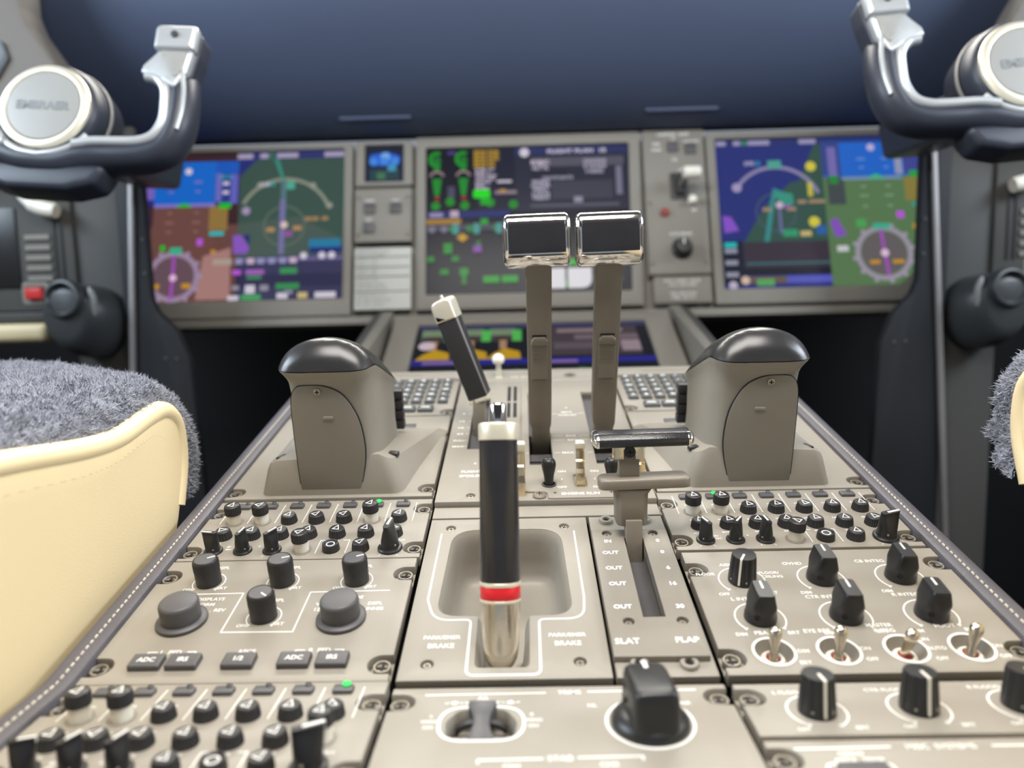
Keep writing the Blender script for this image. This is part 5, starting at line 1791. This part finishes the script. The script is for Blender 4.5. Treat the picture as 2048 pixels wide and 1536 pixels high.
# ================================================================ knee panels, outboard panels, consoles and air outlets
for sg, side in ((-1, 'left'), (1, 'right')):
    Mm = Matrix.Scale(sg, 4, (1, 0, 0))
    t = thing('knee_panel', 'black panel with a bright vertical edge strip outboard of the %s screen' % side, 'panel', WORLD, 'black knee panels', base=(sg * 560, 730, -600))
    o = [(585, 392), (545, 388), (545, 186), (538, 168), (512, 140), (496, 96), (488, -100), (486, -596), (585, -596)]
    part('panel_board', MB().plate(rpoly(o, [2, 3, 14, 6, 10, 20, 30, 0, 0], 5), 0, 14, bevel=2, M=Mm @ T((0, 742, 0)) @ RX(90)), 'footwell_black', t)
    mb = MB()
    mb.loft([[(553.5, 722, 362), (560.5, 722, 362), (560.5, 728, 362), (553.5, 728, 362)], [(575, 722, 70), (582.5, 722, 70), (582.5, 728, 70), (575, 728, 70)], [(600, 722, -300), (608, 722, -300), (608, 728, -300), (600, 728, -300)]], Mm)
    part('edge_strip', mb, 'strip_silver', t, bevel=.8)
    mb = MB()
    for z in (270, 222, 100, 99):
        mb.lathe([(2.6, 0), (2, 1.4), (.01, 1.5)], 14, Mm @ T((550.5 if z > 120 else (530 if z == 100 else 514), 727.8, z)) @ RX(90))
    part('screws', mb, 'outboard_grey', t, kind='stuff')
    t = solo('outboard_panel', MB().plate(rrect(562, 668, -596, 430, 4), 0, 12, bevel=2, M=Mm @ T((0, 758, 0)) @ RX(90)), 'outboard_grey', 'plain grey panel outboard of the bright edge strip, %s side' % side, 'panel', WORLD, group='grey outboard panels')
    # air outlet
    cx, cz = 644, 188 if sg < 0 else 172
    t = thing('air_vent', 'black eyeball air outlet in front of the grey panel, %s side' % side, 'vent', WORLD, 'eyeball air outlets', base=(sg * cx, 740, cz - 60))
    rings = []
    for k, (y, s_, dx, dz) in enumerate(((744, 1.0, -14, -10), (728, 1.02, -12, -9), (708, .98, -7, -6), (694, .88, -3, -3), (686, .74, 0, -2), (684, .6, 0, 0))):
        rings.append([(cx + dx + 42 * s_ * math.cos(2 * PI * j / 40), y, cz - 18 + dz + (58 if math.sin(2 * PI * j / 40) < 0 else 46) * s_ * math.sin(2 * PI * j / 40)) for j in range(40)])
    part('housing', MB().loft(rings, Mm), 'vent_grey', t)
    VM = Mm @ T((cx, 688, cz)) @ RX(90) @ RX(-6) @ RY(4)
    part('nozzle_ring', MB().lathe([(27, -6), (27.5, 4), (25, 8.5), (22, 9), (19.5, 6), (17, -2), (12, -6)], 48, VM, cap0=False, cap1=False), 'vent_grey', t)
    part('bore', MB().lathe([(17.2, -2), (10, -8), (.01, -8)], 32, VM, cap0=False), 'black_plastic', t)
    part('damper', MB().lathe([(6.5, -8), (5, -5.4), (2.5, -4.6), (.01, -4.5)], 28, VM, cap0=False), 'vent_grey', t)
    part('highlight_crescent', MB().tube(spline([Mm @ Vector((cx - 32, 693, cz + 16)), Mm @ Vector((cx - 37, 693, cz)), Mm @ Vector((cx - 36.5, 694, cz - 18)), Mm @ Vector((cx - 33, 695, cz - 34))], 5), [1.2, 3, 3.8, 4.2, 4.2, 4.2, 4.2, 4.2, 4.2, 4.2, 4, 3.8, 3, 2.5, 2, 1.2][:16], 10), 'yoke_grey', t)  # pale tube added as a painted highlight beside the nozzle ring
    em = MB().plate(rrect(-13, 13, -13, 13, 6), 0, 2.2, [rrect(-8.5, 8.5, -8.5, 8.5, 2)], .5, M=Mm @ T((cx - 1, 691.5, cz - 46)) @ RX(90) @ RX(-16))
    part('emblem_frame', em, 'vent_grey', t)
    # side console panel
    x0, x1 = (657, 830) if sg < 0 else (655, 830)
    t = thing('side_console', ('grey console panel with a small red light behind the left yoke' if sg < 0 else 'grey console panel at the right edge below the right yoke'), 'console', WORLD, base=(sg * 740, 760, 160))
    part('console_plate', MB().plate(rrect(x0, x1, 172, 420, 3), 0, 16, bevel=2, M=Mm @ T((0, 756, 0)) @ RX(90)), 'console_grey', t)
    mb = MB()
    for k in range(5):
        mb.box(690, 726, 737.4, 739.6, 216 + k * 14.6, 223 + k * 14.6, Mm)
    part('label_rows', mb, 'instrument_paint', t)
    part('side_screen', MB().box(737, 812, 737.6, 740, 206, 320, Mm), 'black_gloss', t, bevel=1)
    part('scale_slot', MB().box(672, 676, 738, 740, 212, 300, Mm).box(682, 685, 738, 740, 212, 300, Mm), 'black_plastic', t)
    part('warning_light', MB().box(706, 730, 732, 740, 190, 206, Mm) if sg < 0 else MB().box(760, 784, 732, 740, 190, 206, Mm), 'red_lamp', t, bevel=1.5)
    part('light_frame', MB().plate(rrect(698, 738, 182, 214, 6), 0, 1.6, [rrect(704, 732, 188, 208, 2)], .4, M=Mm @ T((0, 740.5, 0)) @ RX(90)), 'instrument_paint', t)
    mb = MB()
    mb.tube(spline([Mm @ Vector(p) for p in ((726, 728, 352), (712, 726, 332), (692, 726, 318), (668, 726, 312))], 5), [3, 4.5, 5.5, 6.5, 7.5, 8, 8.4, 8.8, 11, 11, 11, 11, 11, 11, 11, 10][:16], 12)
    part('crescent_guard', mb, 'white_plastic', t)
    t = thing('console_ledge', 'grey ledge with a cream padded roll under the %s console panel' % side, 'ledge', WORLD, 'padded console ledges', base=(sg * 750, 720, 130))
    part('ledge_board', MB().box(676, 860, 722, 756, 156, 171, Mm), 'console_grey', t, bevel=2)
    part('padded_roll', MB().box(688, 860, 708, 752, 128, 155, Mm), 'cream_leather', t, bevel=10, seg=4)

# ================================================================ control yokes


def yoke(label, X, Y, Z, roll):
    M_ = T((X, Y, Z + Z0)) @ RY(roll) @ RX(-17)
    t = thing('control_yoke', label, 'control yoke', M_, 'ram-horn control yokes', base=(0, 60, 0))
    FX = RX(90)
    part('hub', MB().lathe([(50, -46), (54, -40), (56, -22), (55, -2), (52, 8), (49.5, 12), (47, 13)], 64, FX, cap1=False), 'yoke_dark', t)
    part('hub_seam', MB().lathe([(56.6, -14), (57.4, -12.5), (57.4, -10), (56.6, -8.5)], 64, FX, cap0=False, cap1=False), 'yoke_grey', t)
    part('hub_ring', MB().lathe([(47.5, 12.6), (46.5, 15.4), (43, 17.2), (39.5, 16.6), (38.4, 14.4)], 64, FX, cap0=False, cap1=False), 'cream_metal', t)
    dc = part('hub_disc', MB().lathe([(38.4, 14.6), (37.4, 16.4), (30, 17.0), (.01, 17.4)], 64, FX, cap0=False), 'yoke_grey', t)
    part('hub_lettering', MB().text('EMBRAER', 0, 0, 13.0, 17.7, FX, bold=.03), 'hub_ink', dc)
    # bottom bridge under the hub
    for sg in (-1, 1):
        Mm = Matrix.Scale(sg, 4, (1, 0, 0)) @ Matrix.Diagonal((.89, 1, .87, 1))
        P = [(0, 10, -63), (22, 9, -62), (44, 8, -56), (66, 8, -53), (92, 7, -52), (119, 6, -49), (140, 5, -39), (151, 4, -16), (153, 4, 12), (151, 5, 34), (147, 8, 52)]
        path = spline([Vector(p) for p in P], 5)
        rad = [22 - 4.0 * min(1, k / 30) for k in range(len(path))]
        part('horn', MB().tube(path, rad, 20, Mm, sx=0.98, sy=1.12, up=(0, -1, 0)), 'yoke_dark', t)
        # bright inlay along the inner edge of the horn
        P2 = [(40, -13, -47), (62, -12.5, -42), (92, -12, -40.5), (115, -11.5, -38), (131, -11, -29), (139, -11, -10), (139, -11, 12), (136, -11, 32), (126, -11, 44), (112, -11, 47)]
        path = spline([Vector(p) for p in P2], 5)
        part('inner_inlay', MB().tube(path, 6.2, 12, Mm, sx=1.0, sy=.9), 'yoke_silver', t)
        P3 = [(158, -14.0, -22), (161.5, -14.4, 2), (160.5, -14.4, 28), (156, -14.4, 52), (156, -14, 66)]
        part('outer_inlay', MB().tube(spline([Vector(p) for p in P3], 5), 2.6, 10, Mm), 'yoke_silver', t)
        part('hub_fillet', MB().tube(spline([Vector(p) for p in ((0, -12, -61), (22, -12, -57), (42, -11, -46), (52, -9, -33))], 5), [4.5] * 16, 12, Mm, sx=1.0, sy=1.0), 'yoke_silver', t)
        # head: thumb hook, tapered body, switch cap
        mb = MB()
        hook = rpoly([(106, 50), (118, 45), (132, 40), (150, 30), (160, 52), (165, 80), (124, 80), (118, 72), (108, 60)], [4, 6, 6, 4, 4, 1, 2, 5, 3], 5)
        mb.plate(hook, 7, 16, bevel=4, steps=3, M=Mm @ FX)
        part('head', mb, 'yoke_silver', t)
        bk = rpoly([(122, 48), (150, 28), (163, 52), (168, 80), (170, 110), (124, 110), (122, 80)], [6, 6, 4, 4, 6, 6, 3], 5)
        part('head_shell', MB().plate(bk, -16, 8, bevel=4, steps=3, M=Mm @ FX), 'yoke_dark', t)
        part('head_face', MB().plate(rpoly([(128, 78), (160, 78), (157, 60), (150, 42), (138, 54), (131, 66)], [1, 1, 5, 4, 5, 4], 4), 15.5, 17.4, bevel=.8, M=Mm @ FX), 'yoke_grey', t)
        cp = part('switch_cap', MB().plate(rpoly([(119, 80), (167, 80), (169, 112), (119, 112)], [5, 4, 5, 8], 5), 10, 20, bevel=5, steps=4, M=Mm @ FX), 'yoke_silver', t)
        part('trim_button', MB().lathe([(4.4, 19.6), (4.0, 22.4), (.01, 22.8)], 20, Mm @ FX @ T((144, 98, 0))), 'vent_grey', cp)
    part('bridge', MB().plate(rpoly([(-70, -58), (70, -58), (58, -80), (30, -88), (-30, -88), (-58, -80)], [8, 8, 12, 14, 14, 12], 5), -24, 8, bevel=7, steps=3, M=FX), 'yoke_dark', t)
    part('column_shaft', MB().loft([[(a * 30, 30, b * 26 - 14) for a, b in ((-1, -1), (1, -1), (1, 1), (-1, 1))], [(a * 30, 232, b * 26 + 50) for a, b in ((-1, -1), (1, -1), (1, 1), (-1, 1))]]), 'yoke_dark', t, bevel=8, seg=3)
    return t


yoke('left control yoke, horn on its right side reaching up towards the glareshield', -506, 480, 380, 4)
yoke('right control yoke, its hub cut by the right edge of the view', 506, 480, 394, -4)

# ================================================================ seats with sheepskin covers


def seat(label, label2, sg, dx, dy, dz, nblades, seed):
    Mm = T((dx, dy, dz)) @ Matrix.Scale(sg, 4, (1, 0, 0))
    yf = lambda x: float(np.interp(-x, [246, 275, 300, 340, 380, 430, 480, 560, 640, 690], [198, 216, 232, 263, 292, 318, 330, 334, 318, 270]))
    zt = lambda x: float(np.interp(-x, [249, 257, 285, 320, 360, 420, 480, 560, 640, 690], [103, 113, 119, 121, 122, 123, 122.5, 120, 118, 112]))
    edge = [(-330, 112), (-200, 110), (-60, 106), (0, 103), (62, 97), (97, 97), (128, 103), (148, 105), (161, 99), (167, 87), (167, 66), (158, 40), (146, 12), (140, -30)]
    t = thing('pilot_seat', label, 'seat', WORLD, 'cockpit seats', base=(dx + sg * -460, dy, -600))
    # inboard side panel, slightly bulging, closed by the hidden outer side
    ep = spline([Vector((0, a, b)) for a, b in edge], 4)
    side = [(p.y, p.z) for p in ep] + [(100, -52), (-330, -64)]
    rings = []
    for x, k in ((-246.5, 1.0), (-243.0, .985), (-242.0, .93), (-242.6, .80)):
        cyy, czz = -20, 20
        rings.append([(x, cyy + (a - cyy) * k, czz + (b - czz) * k) for a, b in side])
    mb = MB().loft([[(-690, a, b - 6) for a, b in side]] + [[(-300, a, b - 2) for a, b in side]] + rings, Mm)
    part('cushion', mb, 'cream_leather', t)
    # piping with its seam
    pip = [Vector((-247.5, a, b + 1.0)) for a, b in edge[:-2]]
    part('piping', MB().tube(spline(pip, 5), 6.6, 12, Mm, up=(1, 0, 0)), 'cream_leather', t)
    st = MB()
    sp = spline([Vector((-242.6, -20 + (a + 20) * .90, 20 + (b - 20) * .86)) for a, b in edge[:-3]], 12)
    for i in range(0, len(sp) - 1, 2):
        a, b = sp[i], sp[i].lerp(sp[i + 1], .8)
        st.tube([a, b], .45, 5, Mm, up=(1, 0, 0))
    part('stitching', st, 'cream_thread', t, kind='stuff')
    mb = MB().box(-670, -300, -320, 100, -140, -66, Mm)
    part('seat_pan', mb, 'footwell_black', t, bevel=8)
    mb = MB().box(-560, -400, -200, 40, -600, -138, Mm)
    part('pedestal', mb, 'footwell_black', t, bevel=6)
    # ---- sheepskin cover lying over the top and the front
    c = thing('sheepskin_cover', label2, 'seat cover', WORLD, 'sheepskin seat covers', base=(dx + sg * -460, dy, 110 + dz))
    xs = [-250, -254, -264, -276, -290, -306, -324, -344, -366, -390, -416, -444, -474, -506, -540, -576, -612, -650, -685]
    rows = []
    for x in xs:
        y1, z1 = yf(x), zt(x)
        pr = []
        for k in range(26):
            y = -300 + (y1 - 46 + 300) * k / 25
            dip = float(np.interp(y, [-300, 0, 62, 97, 140, 200], [0, -1, -4, 0, 7, 7])) * max(0, 1 - (-x - 240) / 60)
            pr.append((y, z1 + dip + 5))
        for k in range(1, 9):
            a = PI / 2 * k / 8
            pr.append((y1 - 46 + 46 * math.sin(a), z1 - 41 + 46 * math.cos(a)))
        for k in range(1, 4):
            pr.append((y1 - 1.5 * k, z1 - 41 - 5 * k))
        off = -4.0 if x > -252 else 0.0
        rows.append([(x, y + off * .25, z + off) for y, z in pr])
    rows.insert(0, [(-248.0, y if y < 168 else 168 + (y - 168) * .2, z - 4.5) for x, y, z in rows[0]])     # turned in against the piping
    G = np.array(rows)
    rng = np.random.default_rng(seed)

    def refine(A, k, axis):
        n_ = A.shape[axis]
        t_ = np.linspace(0, n_ - 1, (n_ - 1) * k + 1)
        a_ = np.minimum(t_.astype(int), n_ - 2)
        f_ = (t_ - a_).reshape((-1, 1, 1) if axis == 0 else (1, -1, 1))
        return np.take(A, a_, axis) * (1 - f_) + np.take(A, a_ + 1, axis) * f_
    G = refine(refine(G, 8, 0), 5, 1)
    lat = rng.random((64, 64, 64))

    def vnoise(P, cell):
        q_ = P / np.array(cell)
        i_ = np.floor(q_).astype(int)
        f_ = q_ - i_
        f_ = f_ * f_ * (3 - 2 * f_)
        o_ = 0
        for a in (0, 1):
            for b in (0, 1):
                for c__ in (0, 1):
                    w_ = np.where(a, f_[..., 0], 1 - f_[..., 0]) * np.where(b, f_[..., 1], 1 - f_[..., 1]) * np.where(c__, f_[..., 2], 1 - f_[..., 2])
                    o_ = o_ + w_ * lat[(i_[..., 0] + a) & 63, (i_[..., 1] + b) & 63, (i_[..., 2] + c__) & 63]
        return o_
    gu, gv = np.gradient(G, axis=0), np.gradient(G, axis=1)
    nn = np.cross(gu, gv)
    nn /= np.linalg.norm(nn, axis=2, keepdims=True) + 1e-9
    nn *= np.sign(nn[..., 2:3] + 0.25 * nn[..., 1:2] + 1e-6)
    lump = 4.2 * vnoise(G, (22, 9, 12)) + 3.0 * vnoise(G + 300, (9, 5, 7)) + 1.6 * vnoise(G + 700, (4, 3, 4))
    G = G + nn * (lump[..., None] - 3.2)
    m_ = G.shape[1]
    mb = MB()
    nu = G.shape[0]
    mb.add([tuple(p) for p in G.reshape(-1, 3)], [(i * m_ + j, i * m_ + j + 1, (i + 1) * m_ + j + 1, (i + 1) * m_ + j) for i in range(nu - 1) for j in range(m_ - 1)], Mm)
    part('hide', mb, 'wool_backing', c)
    # wool pile: short curled blades that follow the lumps of the fleece
    du, dv = nu - 1, m_ - 1
    A0 = G[:-1, :-1]; A1 = G[1:, :-1]; A2 = G[1:, 1:]; A3 = G[:-1, 1:]
    cr = np.cross(A1 - A0, A3 - A0)
    ar = np.linalg.norm(cr, axis=2)
    cy = (A0[..., 1] + A2[..., 1]) / 2
    wgt = ar * np.where(cy < -60, 0.05, 1.0) * np.where(cy > 150, 1.5, 1.0)
    wgt = (wgt / wgt.sum()).ravel()
    N = nblades
    f = rng.choice(du * dv, N, p=wgt)
    i, j = f // dv, f % dv
    a, b = rng.random((2, N, 1))
    P = A0[i, j] * (1 - a) * (1 - b) + A1[i, j] * a * (1 - b) + A2[i, j] * a * b + A3[i, j] * (1 - a) * b
    nr = cr[i, j] / (ar[i, j][:, None] + 1e-9)
    nr *= np.sign(np.sum(nr * nn[i, j], axis=1, keepdims=True) + 1e-9)
    cell = np.floor(P / np.array([5.0, 4.0, 5.0])).astype(int)
    hsh = (cell[:, 0] * 73856093) ^ (cell[:, 1] * 19349663) ^ (cell[:, 2] * 83492791)
    tab = rng.normal(size=(4096, 3)) * np.array([.55, .55, .25])
    cl = tab[hsh & 4095]
    d = nr * 0.75 + cl + rng.normal(size=(N, 3)) * .55
    d /= np.linalg.norm(d, axis=1, keepdims=True)
    Ln = rng.uniform(1.8, 3.8, (N, 1))
    sd = np.cross(d, rng.normal(size=(N, 3)))
    sd /= np.linalg.norm(sd, axis=1, keepdims=True) + 1e-9
    curl = rng.normal(size=(N, 3)) * .9
    wd = .38
    V = np.stack([P - sd * wd - nr, P + sd * wd - nr, P + d * Ln * .55 + sd * wd * .8 + curl * .5, P + d * Ln * .55 - sd * wd * .8 + curl * .5, P + d * Ln + curl * 1.3], 1).reshape(-1, 3)
    Mx = np.array(Mm)
    off = OFF[c.name]
    V = (V @ Mx[:3, :3].T + Mx[:3, 3] - np.array(off)) * S
    base_ = np.arange(N)[:, None] * 5
    F4 = (base_ + np.array([0, 1, 2, 3]))
    F3 = (base_ + np.array([3, 2, 4]))
    me = bpy.data.meshes.new('wool_pile')
    me.vertices.add(len(V)); me.vertices.foreach_set('co', V.ravel())
    loops = np.concatenate([F4.ravel(), F3.ravel()])
    me.loops.add(len(loops)); me.loops.foreach_set('vertex_index', loops.astype(np.int32))
    starts = np.concatenate([np.arange(N) * 4, N * 4 + np.arange(N) * 3]).astype(np.int32)
    me.polygons.add(2 * N); me.polygons.foreach_set('loop_start', starts)
    me.update(calc_edges=True)
    me.materials.append(MAT['wool'])
    link('wool_pile', me, c, kind='stuff')
    return t


seat('left cream leather seat cushion filling the left edge of the view', 'blue-grey sheepskin cover draped over the left cream seat', 1, 0, 0, 0, 260000, 3)
seat('right cream leather seat cushion, only its front corner in view', 'blue-grey sheepskin cover at the right edge of the view', -1, 22, -70, 22, 160000, 5)

# dim seat rails and pedal gear on the footwell floor
for sg, side in ((-1, 'left'), (1, 'right')):
    mb = MB().loft([[(sg * x, y, z) for x, y, z in ((252, 150, -590), (330, 150, -590), (330, 150, -260), (300, 150, -190), (252, 150, -215))], [(sg * x, y, z) for x, y, z in ((252, 420, -590), (330, 420, -590), (330, 420, -300), (300, 420, -240), (252, 420, -260))]])
    solo('footwell_box', mb, 'outboard_grey', 'dim grey box low in the %s footwell beside the pedestal' % side, 'box', WORLD, bevel=6, group='dim boxes in the footwells')
